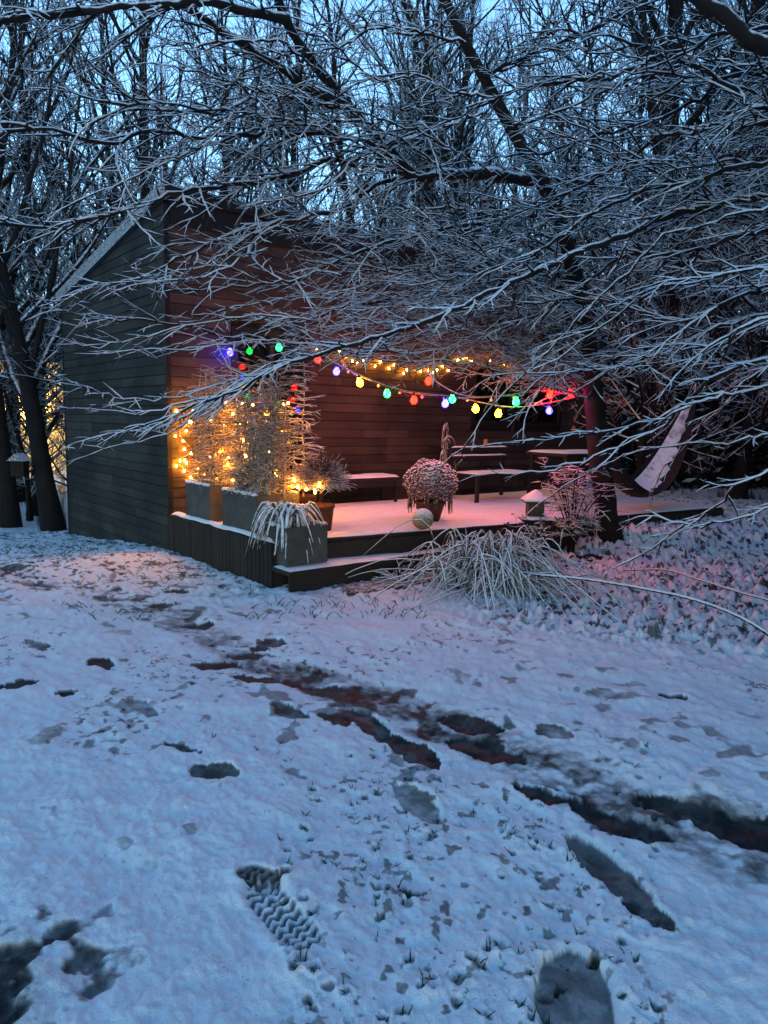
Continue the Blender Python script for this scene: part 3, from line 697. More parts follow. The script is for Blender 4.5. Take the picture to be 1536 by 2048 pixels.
BOUGHS = [ # path in plan, depth from / to, radii
    ([(1085, 365), (1000, 352), (900, 348), (830, 350), (770, 290), (720, 240), (690, 200), (650, 150), (605, 100), (570, 35), (540, -60)], 7.9, 5.4, .062, .028, dict(spacing=.16)),
    ([(690, 210), (650, 195), (600, 160), (550, 130), (470, 82), (415, 45), (350, 5), (280, -30)], 6.2, 5.0, .036, .014, dict(spacing=.14)),
    ([(575, 38), (500, 22), (420, 8), (370, 3), (300, 18), (200, 22), (100, 25), (0, 42), (-120, 70)], 5.6, 4.2, .034, .013, {}),
    ([(770, 295), (715, 278), (650, 270), (590, 270), (530, 268), (470, 268), (400, 272), (330, 265), (280, 262), (240, 282), (180, 280), (100, 262), (0, 255), (-80, 250)], 6.5, 4.5, .020, .010, {}),
    ([(700, 215), (620, 205), (560, 190), (520, 192), (470, 208), (420, 225), (350, 222), (280, 212), (190, 200)], 6.2, 4.7, .017, .009, {}),
    ([(830, 350), (768, 340), (660, 320), (600, 345), (520, 360), (440, 372), (380, 375), (320, 400), (250, 420), (170, 440), (90, 455), (-20, 445)], 6.8, 4.6, .022, .010, {}),
    ([(880, 350), (768, 362), (695, 410), (640, 428), (560, 440), (475, 460), (430, 480), (390, 500), (330, 530), (280, 555), (220, 570), (185, 575)], 7.0, 5.3, .022, .008, {}),
    ([(620, 430), (555, 450), (510, 480), (495, 510), (460, 530), (410, 555), (350, 560), (290, 567)], 6.4, 5.4, .013, .007, dict(spacing=.12, Lr=(.25, .6))),
    ([(1105, 430), (1000, 440), (900, 455), (800, 480), (700, 512), (607, 553), (547, 566), (450, 575), (360, 580)], 7.8, 5.8, .022, .008, dict(Lr=(.4, 1.0))),
    ([(1150, 540), (1050, 560), (950, 575), (850, 590), (700, 610), (620, 640), (560, 652), (500, 670), (445, 672), (380, 655), (320, 642), (240, 640), (170, 632), (138, 622)], 8.0, 5.6, .024, .007, dict(Lr=(.3, .9))),
    ([(965, 225), (900, 250), (850, 265), (790, 285), (740, 300), (700, 330), (640, 380), (560, 400)], 7.4, 5.9, .017, .008, dict(Lr=(.4, .9))),
    ([(1060, 355), (1140, 362), (1200, 372), (1300, 388), (1420, 405), (1560, 420)], 7.9, 6.8, .026, .010, {}),
    ([(1110, 410), (1270, 416), (1400, 420), (1560, 430)], 7.9, 7.0, .020, .010, {}),
    ([(965, 150), (1010, 130), (1100, 95), (1200, 50), (1290, 10), (1380, -40)], 7.5, 6.2, .020, .010, {}),
    ([(1020, 250), (1100, 230), (1200, 185), (1290, 150), (1380, 120), (1480, 60)], 7.6, 6.4, .018, .009, {}),
    ([(1160, 600), (1100, 640), (1020, 665), (930, 690), (850, 705), (760, 700), (680, 690), (600, 700)], 8.1, 6.2, .017, .007, dict(Lr=(.3, .8))),
    ([(1140, 520), (1060, 480), (960, 500), (860, 530), (760, 560), (660, 590), (560, 600), (470, 612)], 8.0, 6.4, .016, .007, dict(Lr=(.4, .9))),
    ([(1130, 480), (1090, 470), (1010, 440), (930, 420), (850, 415), (780, 430), (700, 450)], 8.0, 7.0, .018, .008, dict(Lr=(.4, .9))),
    ([(930, 85), (860, 70), (800, 55), (740, 60), (680, 90), (600, 60)], 7.3, 6.0, .016, .008, {}),
    ([(985, 195), (900, 180), (830, 150), (760, 160), (700, 120), (640, 60)], 7.5, 6.2, .014, .008, {}),
    ([(1180, 735), (1140, 700), (1080, 680), (1000, 690), (940, 670)], 8.2, 7.2, .016, .007, dict(Lr=(.3, .7))),
]
BOUGHS += [
    ([(1165, 640), (1000, 650), (850, 668), (720, 690), (620, 690), (520, 680), (450, 690), (380, 700), (300, 698), (245, 703)], 8.1, 5.4, .015, .006, dict(start=.3, Lr=(.3, .6))),
    ([(1170, 680), (1000, 690), (850, 700), (700, 705), (600, 720), (520, 740), (430, 770), (360, 795), (290, 800), (230, 795), (185, 778)], 8.1, 5.3, .015, .006, dict(start=.35, Lr=(.3, .65))),
    ([(600, 715), (520, 745), (430, 790), (350, 812), (280, 830), (198, 820)], 6.0, 5.3, .010, .006, dict(Lr=(.25, .5))),
    ([(560, 730), (470, 775), (400, 815), (340, 845), (270, 862), (217, 868)], 5.8, 5.3, .010, .006, dict(Lr=(.25, .5))),
    ([(500, 760), (430, 800), (370, 850), (310, 880), (245, 888)], 5.6, 5.2, .009, .005, dict(Lr=(.2, .45))),
    ([(560, 440), (500, 470), (430, 520), (360, 545), (300, 560), (240, 565)], 6.3, 5.4, .010, .006, dict(Lr=(.25, .5))),
    ([(620, 640), (520, 630), (440, 640), (350, 660), (270, 680), (200, 690), (165, 692)], 6.4, 5.4, .010, .005, dict(Lr=(.25, .5))),
]
for (pl, y0, y1, r0, r1, kw) in BOUGHS:
    bough(beech, px(pl, y0, y1), r0, r1, rd, **kw)
for k in range(36):      # finer inner boughs between the traced ones
    i0 = int(np.interp(rd.uniform(430, 720), [385, 470, 580, 700, 800], np.array([.50, .44, .37, .29, .22])*nT)); q0 = tp[i0]
    q1 = P(rd.uniform(560, 930), rd.uniform(400, 690), rd.uniform(6.0, 8.0)); md = (q0+q1)/2 + np.array([0, 0, rd.uniform(.0, .35)]); q3 = q0*.25+q1*.75+np.array([0, 0, rd.uniform(-.05, .2)])
    bough(beech, [q0, md, q3, q1], .013, .006, rd, Lr=(.35, .85), spacing=.085, start=.12, rt=.0080)
for k in range(7):
    q0 = P(*[(1000, 352, 7.5), (830, 350, 6.8), (720, 240, 6.3), (650, 150, 6.0), (900, 348, 7.1), (605, 100, 5.8), (770, 290, 6.5)][k]); q1 = P(rd.uniform(150, 640), rd.uniform(60, 420), rd.uniform(4.6, 6.0))
    bough(beech, [q0, q0*.6+q1*.4+np.array([0, 0, .15]), q1], .012, .006, rd, Lr=(.3, .8), start=.1, rt=.0078)
for k in range(15):      # low inner sprays just above the festoon lights
    i0 = int(np.interp(rd.uniform(590, 700), [385, 470, 580, 700, 800], np.array([.50, .44, .37, .29, .22])*nT)); q0 = tp[i0]
    q1 = P(rd.uniform(600, 980), rd.uniform(570, 705), rd.uniform(7.75, 8.35)); md = (q0+q1)/2 + np.array([0, 0, rd.uniform(-.05, .2)])
    bough(beech, [q0, md, q1], .011, .005, rd, Lr=(.25, .6), spacing=.075, start=.1, rt=.0072)
# ---- the tree outside the frame on the right, its long boughs reaching in ----
rt_base = np.array([5.3, 5.6, 0.0]); rt_base[2] = ground_z(5.3, 5.6)-.05
side_tree = thing('overhanging_tree', 'tree on the right whose long snowy boughs sweep down over the ground', 'tree', rt_base)
stp = catmull([rt_base, rt_base+[-.05, .05, 1.2], rt_base+[-.1, .1, 2.4], rt_base+[-.2, .1, 3.8], rt_base+[-.25, .2, 5.5], rt_base+[-.1, .2, 7.5], rt_base+[0, .3, 10]], .2)
tube_part('trunk', [(stp, np.linspace(.24, .05, len(stp)))], M['trunk'], side_tree, 12)
def from_trunk(z): return stp[int(np.argmin(np.abs(stp[:, 2]-z)))]
RB = [
    ([(1376, 421), (1252, 470), (1165, 500), (1086, 537), (980, 585), (900, 624), (820, 652), (740, 680), (650, 705), (560, 730), (480, 775), (420, 800), (360, 825), (290, 850)], 5.6, 5.2, .030, .008, 3.1, dict(Lr=(.3, .75))),
    ([(1470, 735), (1400, 785), (1340, 830), (1280, 848), (1200, 865), (1120, 872), (1040, 885)], 4.6, 5.6, .020, .009, 2.0, dict(Lr=(.25, .6))),
    ([(1400, 805), (1330, 850), (1260, 880), (1190, 915), (1110, 940), (1030, 948)], 4.6, 5.5, .012, .007, 1.9, dict(Lr=(.2, .45))),
    ([(1500, 880), (1430, 884), (1350, 890), (1270, 905), (1210, 930), (1150, 960), (1090, 1000)], 4.9, 6.4, .010, .006, 1.7, dict(Lr=(.15, .35))),
    ([(1520, 945), (1450, 1000), (1400, 1035), (1340, 1070), (1290, 1105)], 4.4, 5.2, .013, .007, 1.35, dict(Lr=(.2, .5))),
    ([(1500, 1030), (1430, 1045), (1370, 1050), (1320, 1035), (1290, 1032)], 4.5, 5.2, .011, .007, 1.2, dict(Lr=(.2, .4))),
    ([(1480, 590), (1420, 630), (1350, 640), (1290, 625), (1200, 600), (1100, 605), (1000, 615)], 5.0, 6.4, .018, .008, 2.4, {}),
    ([(1536, 95), (1470, 50), (1390, -10), (1310, -60)], 4.9, 4.8, .060, .040, 3.7, dict(spacing=.2)),
    ([(1536, 215), (1468, 185), (1393, 135), (1293, 95), (1218, 75), (1140, 60)], 5.0, 5.6, .022, .010, 3.3, {}),
    ([(1470, 250), (1380, 275), (1320, 270), (1250, 320), (1150, 380), (1050, 420)], 5.2, 6.4, .024, .008, 3.2, {}),
    ([(1500, 470), (1440, 490), (1340, 510), (1260, 505), (1180, 560), (1090, 620), (1000, 660)], 5.2, 6.6, .020, .008, 2.8, {}),
    ([(1480, 150), (1400, 200), (1300, 240), (1200, 270), (1100, 300), (1000, 310)], 5.4, 6.6, .016, .008, 3.6, {}),
    ([(1500, 330), (1400, 360), (1300, 380), (1180, 430), (1080, 500), (980, 540), (880, 560)], 5.2, 6.2, .017, .008, 3.0, {}),
    ([(1500, 540), (1400, 560), (1300, 580), (1220, 640), (1140, 700), (1080, 780)], 4.8, 5.8, .014, .007, 2.5, {}),
    ([(1520, 640), (1440, 690), (1340, 700), (1260, 720), (1190, 760)], 4.6, 5.8, .014, .007, 2.2, {}),
    ([(1520, 740), (1460, 800), (1420, 830), (1380, 880), (1330, 930)], 5.2, 6.0, .010, .006, 2.0, dict(Lr=(.2, .4))),
    ([(1500, 420), (1420, 450), (1330, 470), (1260, 540), (1180, 610), (1120, 680), (1060, 740), (990, 800), (940, 880), (905, 910)], 5.2, 6.3, .013, .006, 2.9, dict(Lr=(.2, .45), spacing=.2)),
    ([(1480, 60), (1400, 90), (1300, 120), (1200, 160), (1080, 170), (990, 200), (900, 240)], 5.0, 6.0, .016, .008, 3.8, {}),
]
for (pl, y0, y1, r0, r1, zt, kw) in RB:
    pts = px(pl, y0, y1); q = pts[0]; s_ = from_trunk(min(zt+.3, 9)); mid = (q+s_)/2 + np.array([0, 0, .12])
    bough(side_tree, [s_, mid]+pts, r0*1.25, r1, rd, start=.12, **kw)

for k in range(18):
    s_ = from_trunk(rd.uniform(1.9, 4.6)); q1 = P(rd.uniform(980, 1330), rd.uniform(60, 760), rd.uniform(5.2, 8.2)); md = s_*.45+q1*.55+np.array([0, 0, rd.uniform(-.1, .3)])
    bough(side_tree, [s_, md, s_*.2+q1*.8+np.array([0, 0, rd.uniform(-.05, .1)]), q1], .018, .006, rd, Lr=(.35, .9), start=.25, rt=.0082)
# dead leaves still hanging in the beech
for (x, y, Y) in ((505, 85, 5.6), (522, 55, 5.6), (580, 120, 5.9), (700, 45, 6), (764, 207, 6.5), (265, 360, 5.0), (235, 130, 5), (262, 120, 5), (350, 185, 5), (484, 435, 6), (336, 520, 5.7), (452, 610, 6.2), (690, 360, 6.5), (655, 375, 6.5), (540, 310, 5.8),
                  (797, 380, 6.9), (940, 395, 7.2), (965, 400, 7.2), (700, 430, 6.6), (1148, 800, 7.8), (1152, 830, 7.8), (1145, 850, 7.8), (1160, 815, 7.8), (1225, 815, 7.9), (1232, 840, 7.9), (1245, 850, 7.9), (1222, 870, 7.9), (1240, 790, 7.9),
                  (1158, 770, 7.9), (1255, 880, 7.9), (850, 360, 7), (815, 445, 7), (1220, 790, 7.9), (1210, 800, 7.9), (1250, 800, 7.9), (1140, 815, 7.8), (560, 415, 6)):
    p_ = P(x, y, Y); vv, tt_ = leaves_mesh([p_], .062 if y < 600 else .075, rd)
    part('dead_leaf', vv, [tuple(t) for t in tt_], M['leaf'], beech)
rd.shuffle(TIPS); left_ = 75
for p_ in TIPS:
    v_ = p_-EYE; k_ = v_@_F; x_, y_ = 768+FPX*(v_@_R)/k_, 1024-FPX*(v_@_U)/k_
    if not (760 < x_ < 1120 and 360 < y_ < 700): continue
    vv, tt_ = leaves_mesh([p_], .058, rd); part('dead_leaf', vv, [tuple(t) for t in tt_], M['leaf'], beech); left_ -= 1
    if left_ == 0: break
# ================================================================== LIGHTS ON THE SHED
LK = 1.0
EM = dict(amber=mat_emit('amber_bulb', (1.0, .22, .0012), 27*LK), red=mat_emit('red_bulb', (1.0, .0010, .0004), 15*LK), green=mat_emit('green_bulb', (.004, 1.0, .05), 2.6*LK),
          blue=mat_emit('blue_bulb', (.006, .005, 1.0), 13*LK), warm=mat_emit('warm_led', (1.0, .34, .018), 46*LK), bead=mat_plain('tinted_bead', (.5, .35, .25), .3))
def bulb_mesh(mat, s=1.25):
    prof = [(.001, -.062), (.016, -.058), (.027, -.044), (.030, -.030), (.026, -.015), (.017, .002), (.0135, .010)]
    mb = MB().lathe((0, 0, 0), [(r_*s, z_*s) for r_, z_ in prof], 12)
    return mesh_np('bulb', mb.v, mb.f, None, mat, True)
sock_mb = MB().lathe((0, 0, 0), [(.001, .045), (.013, .044), (.015, .01), (.015, .0), (.0137, -.002)], 10)
sock_me = mesh_np('socket', sock_mb.v, sock_mb.f, None, M['metal'], True)
bulb_me = {k: bulb_mesh(EM[k]) for k in ('amber', 'red', 'green', 'blue')}
def festoon(label, path, bulbs, at):
    t = thing('festoon_light_string', label, 'string lights', at)
    c = catmull(path, .06); n = len(c)
    tube_part('cable', [(c, np.full(n, .006)*rng.uniform(.8, 1.4, n))], M['cable'], t, 6, 1, 1.3)
    for (q, colr) in bulbs:
        i = int(np.argmin(np.linalg.norm(c-q, axis=1))); top = c[i]
        tilt = rd.uniform(-.18, .18), rd.uniform(-.18, .18)
        b = link('bulb', bulb_me[colr], t, top-np.array([0, 0, .05])-base_of(t)); b.rotation_euler = (*tilt, 0); b['label'] = colr + ' glowing bulb'
        s = link('socket', sock_me, b)
    return t
F1 = [W(.05, .12, 2.42), W(.55, .10, 2.36), P(460, 690, 8.36), P(510, 684, 8.5), P(558, 680, 8.5), P(600, 690, 8.3), P(635, 703, 8.2), P(674, 728, 8.1), P(719, 750, 8.0), P(774, 772, 7.95), P(828, 785, 7.9), P(891, 792, 7.9), P(940, 800, 7.95), P(998, 812, 8.0), P(1045, 814, 8.0), P(1098, 806, 8.1), P(1160, 792, 8.3)]
F2 = [W(4.0, .05, 2.40), P(855, 745, 8.6), P(905, 783, 8.0), P(955, 794, 7.9), P(1033, 788, 7.9), P(1102, 774, 8.0), P(1165, 770, 8.3)]
festoon('festoon string of large glowing red, amber, green and blue bulbs from shed to beech', F1,
        [(P(460, 690, 8.36), 'blue'), (P(558, 680, 8.5), 'green'), (P(635, 703, 8.2), 'red'), (P(674, 728, 8.1), 'blue'), (P(719, 750, 8.0), 'amber'), (P(774, 772, 7.95), 'green'), (P(828, 785, 7.9), 'red'),
         (P(891, 792, 7.9), 'blue'), (P(950, 802, 7.95), 'amber'), (P(998, 812, 8.0), 'amber'), (P(1098, 806, 8.1), 'blue')], W(.05, .12, 2.42))
festoon('shorter festoon string of red and green bulbs dropping from the window corner to the beech', F2,
        [(P(857, 747, 8.5), 'red'), (P(905, 783, 8.0), 'green'), (P(1033, 788, 7.9), 'green'), (P(1102, 774, 8.0), 'red'), (P(1146, 771, 8.18), 'red')], W(4.0, .05, 2.40))
# small unlit beads on a thin third cable
t = thing('bead_light_string', 'thin string of small round unlit beads along the festoon lights', 'string lights', W(2.3, .1, 2.35))
bp = [W(2.3, .05, 2.35), P(700, 742, 8.2), P(748, 764, 8.1), P(820, 786, 8.0), P(877, 792, 7.95), P(923, 795, 7.95), P(972, 795, 7.95), P(1040, 789, 8.0), P(1110, 774, 8.1), P(1165, 778, 8.3)]
c = catmull(bp, .06); tube_part('cable', [(c, np.full(len(c), .004))], M['cable'], t, 5)
bead_mb = MB().lathe((0, 0, 0), [(.001, -.02), (.013, -.014), (.017, 0), (.011, .014), (.004, .022)], 8)
bead_me = mesh_np('bead', bead_mb.v, bead_mb.f, None, EM['bead'], True)
for k in range(14):
    link('bead', bead_me, t, c[int((k+1.5)/16*len(c))]-np.array([0, 0, .022])-base_of(t))
# warm fairy lights along the wall head
led_mb = MB().lathe((0, 0, 0), [(.0005, -.016), (.007, -.012), (.009, -.004), (.006, .006), (.002, .012)], 7)
led_me = mesh_np('led', led_mb.v, led_mb.f, None, EM['warm'], True)
def led_string(label, path, n, at, jit=.015, cable=.0025):
    t = thing('fairy_light_string', label, 'fairy lights', at); c = catmull(path, .05)
    tube_part('cable', [(c, np.full(len(c), cable))], M['cable'], t, 4)
    for k in range(n):
        p_ = c[min(len(c)-1, int((k+.5)/n*len(c)+rd.uniform(-.3, .3)*len(c)/n))]
        link('led', led_me, t, p_-np.array([0, 0, .014])-base_of(t)+np.array([rd.gauss(0, jit*.4), rd.gauss(0, jit*.4), rd.gauss(0, jit)]))
    return t
def wall_at(x, y, d=.05):
    r_ = ray(x, y); k = ((CORNER-EYE)@eD + d)/(r_@eD); return EYE + r_*k
led_string('warm fairy lights draped along the head of the boarded wall', [wall_at(x, y) for x, y in ((632, 690), (660, 700), (690, 708), (712, 714), (735, 728), (765, 726), (786, 722), (800, 735), (838, 742), (870, 740), (895, 733), (915, 722), (940, 716), (960, 718), (985, 720), (1015, 722), (1035, 720), (1075, 724), (1110, 733), (1132, 736))], 42, W(2.0, .05, 2.4), .035)
pl_path = []
for k in range(36):
    a = .14 + .52*(0.5+0.5*math.sin(k*2.4)); d = .08 + 1.65*abs(((k*0.137) % 2)-1); z = .86 + .82*(0.5+0.5*math.sin(k*1.13))
    pl_path.append(W(a, d, z))
led_string('warm fairy lights wound through the frosted bamboo in the planters', pl_path, 60, W(.3, .6, .9), .02)
led_string('warm fairy lights hanging by the shed corner behind the bamboo', [W(.10, .06, 1.62), W(.2, .07, 1.45), W(.10, .06, 1.3), W(.24, .08, 1.12), W(.08, .06, 1.0), W(.26, .06, .86), W(.5, .06, .95), W(.6, .07, 1.25), W(.7, .06, 1.5)], 26, W(.1, .06, 1.9), .05)
led_string('warm fairy lights around the pot behind the step planter', [W(.55, 2.0, .82), W(.62, 2.1, .9), W(.5, 2.2, .85), W(.45, 1.9, .9), W(.6, 1.9, 1.0)], 9, W(.55, 2.0, .8), .02)

# ================================================================== PLANTER PLANTS
def bamboo_clump(label, a0, a1, d0, d1, z0, h, n, seed):
    rn = random.Random(seed); t = thing('frosted_bamboo', label, 'plant', W((a0+a1)/2, (d0+d1)/2, z0-.02), 'frosted plants in the planters')
    stems = []; tw = []
    for k in range(n):
        p0 = W(rn.uniform(a0, a1), rn.uniform(d0, d1), z0-.03); hh = h*rn.uniform(.55, 1.05)
        lean = np.array([rn.gauss(0, .07), rn.gauss(0, .07), 0])
        pts = np.array([p0 + eZ*hh*i/7 + lean*(i/7)**2*hh + np.array([rn.gauss(0, .006), rn.gauss(0, .006), 0]) for i in range(8)])
        stems.append((pts, np.linspace(.008, .004, 8)*rn.uniform(.7, 1.3)))
        for i in range(1, 8):
            for _ in range(3):
                th = rn.uniform(0, 2*math.pi); d = np.array([math.cos(th), math.sin(th), rn.uniform(-.15, .45)])
                grow(pts[i]+eZ*rn.uniform(-.05, .05), d, rn.uniform(.08, .26), .0048, 1, tw, eZ, rn, .2, -.05, step=.05, density=.7, maxlvl=2)
    tube_part('stems', stems, M['straw'], t, 5)
    tube_part('twigs', tw, M['bambootwig'], t, 4, 1, 1.3, kind='stuff')
bamboo_clump('dense frosted bamboo in the planter by the shed corner', .10, .44, .42, .9, .76, 1.25, 46, 1)
bamboo_clump('dense frosted bamboo in the middle planter', .10, .46, 1.3, 1.9, .76, 1.22, 54, 2)
def mound_plant(name, label, c, r, n, seed, mat='heath', up=.6, L=(.1, .2), rad=.0034, cat='shrub', group=None):
    rn = random.Random(seed); t = thing(name, label, cat, c, group); tw = []
    for k in range(n):
        th = rn.uniform(0, 2*math.pi); z = rn.uniform(-.2, 1); s = math.sqrt(max(0, 1-z*z))
        d = np.array([s*math.cos(th), s*math.sin(th), z]); grow(c + d*r*rn.uniform(.05, .5), d+np.array([0, 0, .1]), r*rn.uniform(.4, .75), rad, 1, tw, eZ, rn, .25, -.03, step=.05, density=.8, maxlvl=3)
    tube_part('twigs', tw, M[mat], t, 4, 1, 1.2, kind='stuff'); return t
# low heather over the planter rims
mound_plant('heather', 'frosted heather spilling over the planter by the shed corner', W(.25, .7, .80), .26, 90, 31)
mound_plant('heather', 'frosted heather over the rim of the middle planter', W(.25, 1.5, .79), .28, 100, 32)
pp = W(.72, 1.98, ZD+.02)
pot('plant_pot', 'terracotta pot behind the step planter', pp, .26, .10, .13)
mound_plant('round_heather', 'round frosted heather ball in the pot behind the step planter', pp+eZ*.46, .30, 620, 33)
# young larch with tiers of frosted side shoots
lb = W(.80, 1.75, ZD+.02)
pot('plant_pot', 'terracotta pot of the slender frosted larch', lb-eD*.22, .30, .1, .14)
t = thing('young_larch', 'slender young larch with tiers of frosted side shoots beside the bamboo', 'tree', lb-eD*.22+eZ*.27)
rn = random.Random(8); b0 = lb-eD*.22+eZ*.27; stem = [(np.array([b0+eZ*1.45*i/9+np.array([rn.gauss(0, .008), rn.gauss(0, .008), 0]) for i in range(10)]), np.linspace(.012, .004, 10))]
tw = []
for k in range(20):
    z = .12+1.3*k/19; Lk = .20*(1-.45*k/19)+.05
    for j in range(7):
        th = rn.uniform(0, 2*math.pi); grow(b0+eZ*(z+rn.uniform(-.02, .02)), np.array([math.cos(th), math.sin(th), rn.uniform(0, .3)]), Lk*rn.uniform(.7, 1.2), .0055, 1, tw, eZ, rn, .2, -.04, step=.05, density=.7, maxlvl=2)
tube_part('trunk', stem, M['redleaf'], t, 6); tube_part('crown', tw, M['redleaf'], t, 4, 1, 1.3, kind='stuff')
# strap-leaved drooping grass in the step planter
def arch_blades(c, n, rnd, hr, rr, r0, out, spread=.06, elong=None, sag=1.0, npt=9):
    for k in range(n):
        th = rnd.uniform(0, 2*math.pi); d = np.array([math.cos(th), math.sin(th), 0])
        if elong is not None: d = d + elong*rnd.uniform(0, 1)
        R_ = rnd.uniform(*rr); Hh = rnd.uniform(*hr); p0 = c + np.array([rnd.gauss(0, spread), rnd.gauss(0, spread), 0]); kink = rnd.uniform(-.12, .12)
        side = np.array([-d[1], d[0], 0]); pts = []
        for i in range(npt):
            s = i/(npt-1); pts.append(p0 + d*R_*(s**1.15) + side*kink*s*s + eZ*(Hh*4*s*(1-s*.93)*(1-s*.25) if False else Hh*(math.sin(min(1, s*1.25)*math.pi*.92))-sag*.0*s))
        out.append((np.array(pts), np.linspace(r0, r0*.45, npt)*rnd.uniform(.7, 1.3)))
t = thing('drooping_sedge', 'snowy strap leaved sedge drooping over the step planter', 'plant', W(.22, 2.22, .52))
out = []; rn = random.Random(12)
for k in range(150):
    th = rn.uniform(0, 2*math.pi); d = unit(np.array([math.cos(th), math.sin(th), 0]) - eF*.5 + eD*.1); p0 = W(.22+rn.uniform(-.12, .12), 2.18+rn.uniform(-.13, .13), .51)
    R_ = rn.uniform(.14, .36); u_ = rn.uniform(.12, .26); dr = rn.uniform(.15, .55); pts = []
    for i in range(9):
        s = i/8; pts.append(p0 + d*R_*s**.8 + eZ*(u_*math.sin(min(1, s*2)*math.pi/2) - dr*max(0, s-.35)**1.5*1.5))
    out.append((np.array(pts), np.array([.006, .009, .012, .014, .014, .013, .011, .008, .003])*rn.uniform(.7, 1.2)))
tube_part('leaves', out, M['straw'], t, 5, .5, .8)

# ================================================================== ON THE DECK
mp_ = W(2.14, 2.02, ZD+.018)
mum = pot('flower_pot', 'terracotta pot holding the round chrysanthemum', mp_, .22, .105, .165)
t = thing('chrysanthemum', 'big round chrysanthemum with frosted pink flower heads in a pot on the deck', 'flower', mp_+eZ*.19)
rn = random.Random(21); V = []; Q = []; cen = mp_+eZ*.42
bl = MB().lathe((0, 0, 0), [(.002, -.012), (.016, -.008), (.024, .004), (.018, .014), (.003, .017)], 6); bv = np.array(bl.v); bf = np.array(bl.f)
k = 0
for i in range(1900):
    z = 1-2*(i+.5)/1900
    if z < -.55: continue
    th = i*2.399963; s = math.sqrt(1-z*z); d = np.array([s*math.cos(th), s*math.sin(th), z])
    rr_ = (.29 if z > 0 else .29-.05*abs(z))*rn.uniform(.84, 1.06)*(1+.22*fbm(np.array([d[0]*2.2+d[2]]), np.array([d[1]*2.2+5]), 3, 2)[0]); pnt = cen + d*np.array([rr_, rr_, rr_*.84]) - eZ*(.06*max(0, -z))
    b_ = unit(np.cross(d, [0.3, .2, 1])); c_ = np.cross(d, b_); sc = rn.uniform(.5, .9)
    V.append(pnt + sc*(bv[:, :1]*b_+bv[:, 1:2]*c_+bv[:, 2:]*d)); Q.append(bf+len(bv)*k); k += 1
V = np.concatenate(V)-base_of(t); o = link('flower_heads', mesh_np('flower_heads', V, np.concatenate(Q), None, M['mum'], True), t); o['kind'] = 'stuff'
st_ = []
for k in range(70):
    th = rn.uniform(0, 2*math.pi); r_ = rn.uniform(.08, .25); e_ = cen+np.array([r_*math.cos(th), r_*math.sin(th), rn.uniform(-.18, .1)])
    st_.append((np.array([mp_+eZ*.19, (mp_+eZ*.19+e_)/2+np.array([0, 0, .03]), e_]), np.array([.006, .005, .004])))
for k in range(34):   # withered foliage drooping over the pot
    th = rn.uniform(0, 2*math.pi); s_ = cen+np.array([.2*math.cos(th), .2*math.sin(th), -.12]); st_.append((np.array([s_, s_+np.array([.04*math.cos(th), .04*math.sin(th), -.07]), s_+np.array([.045*math.cos(th), .045*math.sin(th), -.15-rn.uniform(0, .06)])]), np.array([.008, .009, .004])))
tube_part('stems', st_, M['heath'], t, 4)
bc = G(845, 1059, ZD+.02)+eZ*.108
t = thing('garden_ball', 'pale frosted ball resting on the deck against the flower pot', 'ball', bc-eZ*.108)
MB().lathe(bc, [(.108*math.sin(math.pi*i/20)+.0005, -.108*math.cos(math.pi*i/20)) for i in range(21)], 32).build('shell', M['ball'], t, True)
# low bench against the wall
t = thing('wall_bench', 'low dark bench with a snow covered seat against the boarded wall', 'bench', W(2.4, .32, ZD+.01))
zs = .76
bevel_mod(MB().wbox(1.70, 3.02, .12, .48, zs-.045, zs).build('seat', M['metal'], t))
MB().wbox(1.76, 2.96, .42, .455, zs-.12, zs-.047).build('apron', M['metal'], t)
for a in (1.74, 2.95):
    for d in (.14, .43): MB().wbox(a, a+.035, d, d+.035, ZD+.0, zs-.047).build('leg', M['metal'], t)
snow_sheet('snow', 1.71, 3.01, lambda a: .125, lambda a: .475, zs+.001, 40, 12, t, 0, 17, .032)
# garden bench further along
t = thing('garden_bench', 'black slatted garden bench with snow on its seat and rails', 'bench', W(4.1, 1.1, ZD+.01))
b0a, b1a, bd0, bd1 = 3.86, 5.0, .62, 1.10
for i, d in enumerate(np.linspace(bd0, bd1-.07, 6)): MB().wbox(b0a, b1a, d, d+.07, .78, .805).build('seat_slat', M['metal'], t)
snow_sheet('snow', b0a+.01, b1a-.01, lambda a: bd0+.02, lambda a: bd1-.01, .806, 24, 12, t, 6, 19, .025)
for z in (.98, 1.10): 
    r_ = MB().wbox(b0a, b1a, bd0-.05, bd0-.02, z, z+.05).build('back_rail', M['metal'], t)
    snow_sheet('snow', b0a, b1a, lambda a: bd0-.05, lambda a: bd0-.02, z+.051, 30, 5, r_, 0, 23, .022)
for a in (b0a, b1a-.045):
    MB().wbox(a, a+.045, bd0-.095, bd0-.052, ZD+.0, 1.2).build('leg', M['metal'], t); MB().wbox(a, a+.045, bd1-.045, bd1+.0, ZD, .777).build('leg', M['metal'], t)
# garden table beyond it
t = thing('garden_table', 'dark garden table with snow on top behind the frosted shrub', 'table', W(5.6, 1.2, ZD+.01))
MB().wbox(5.2, 6.5, .8, 1.55, 1.05, 1.09).build('top', M['metal'], t)
for a in (5.25, 6.40):
    for d in (.85, 1.45): MB().wbox(a, a+.05, d, d+.05, ZD, 1.049).build('leg', M['metal'], t)
snow_sheet('snow', 5.21, 6.49, lambda a: .81, lambda a: 1.54, 1.091, 30, 16, t, 0, 29, .03)
# bird feeder / jar on the bench rail
jb = W(4.55, bd0-.035, 1.172)
t = thing('clay_figurine', 'small orange clay pot standing on the bench rail', 'ornament', jb)
MB().lathe(jb, [(.001, 0), (.03, 0), (.038, .03), (.03, .07), (.034, .085), (.02, .095), (.001, .097)], 14).build('body', M['bamboo'], t, True)
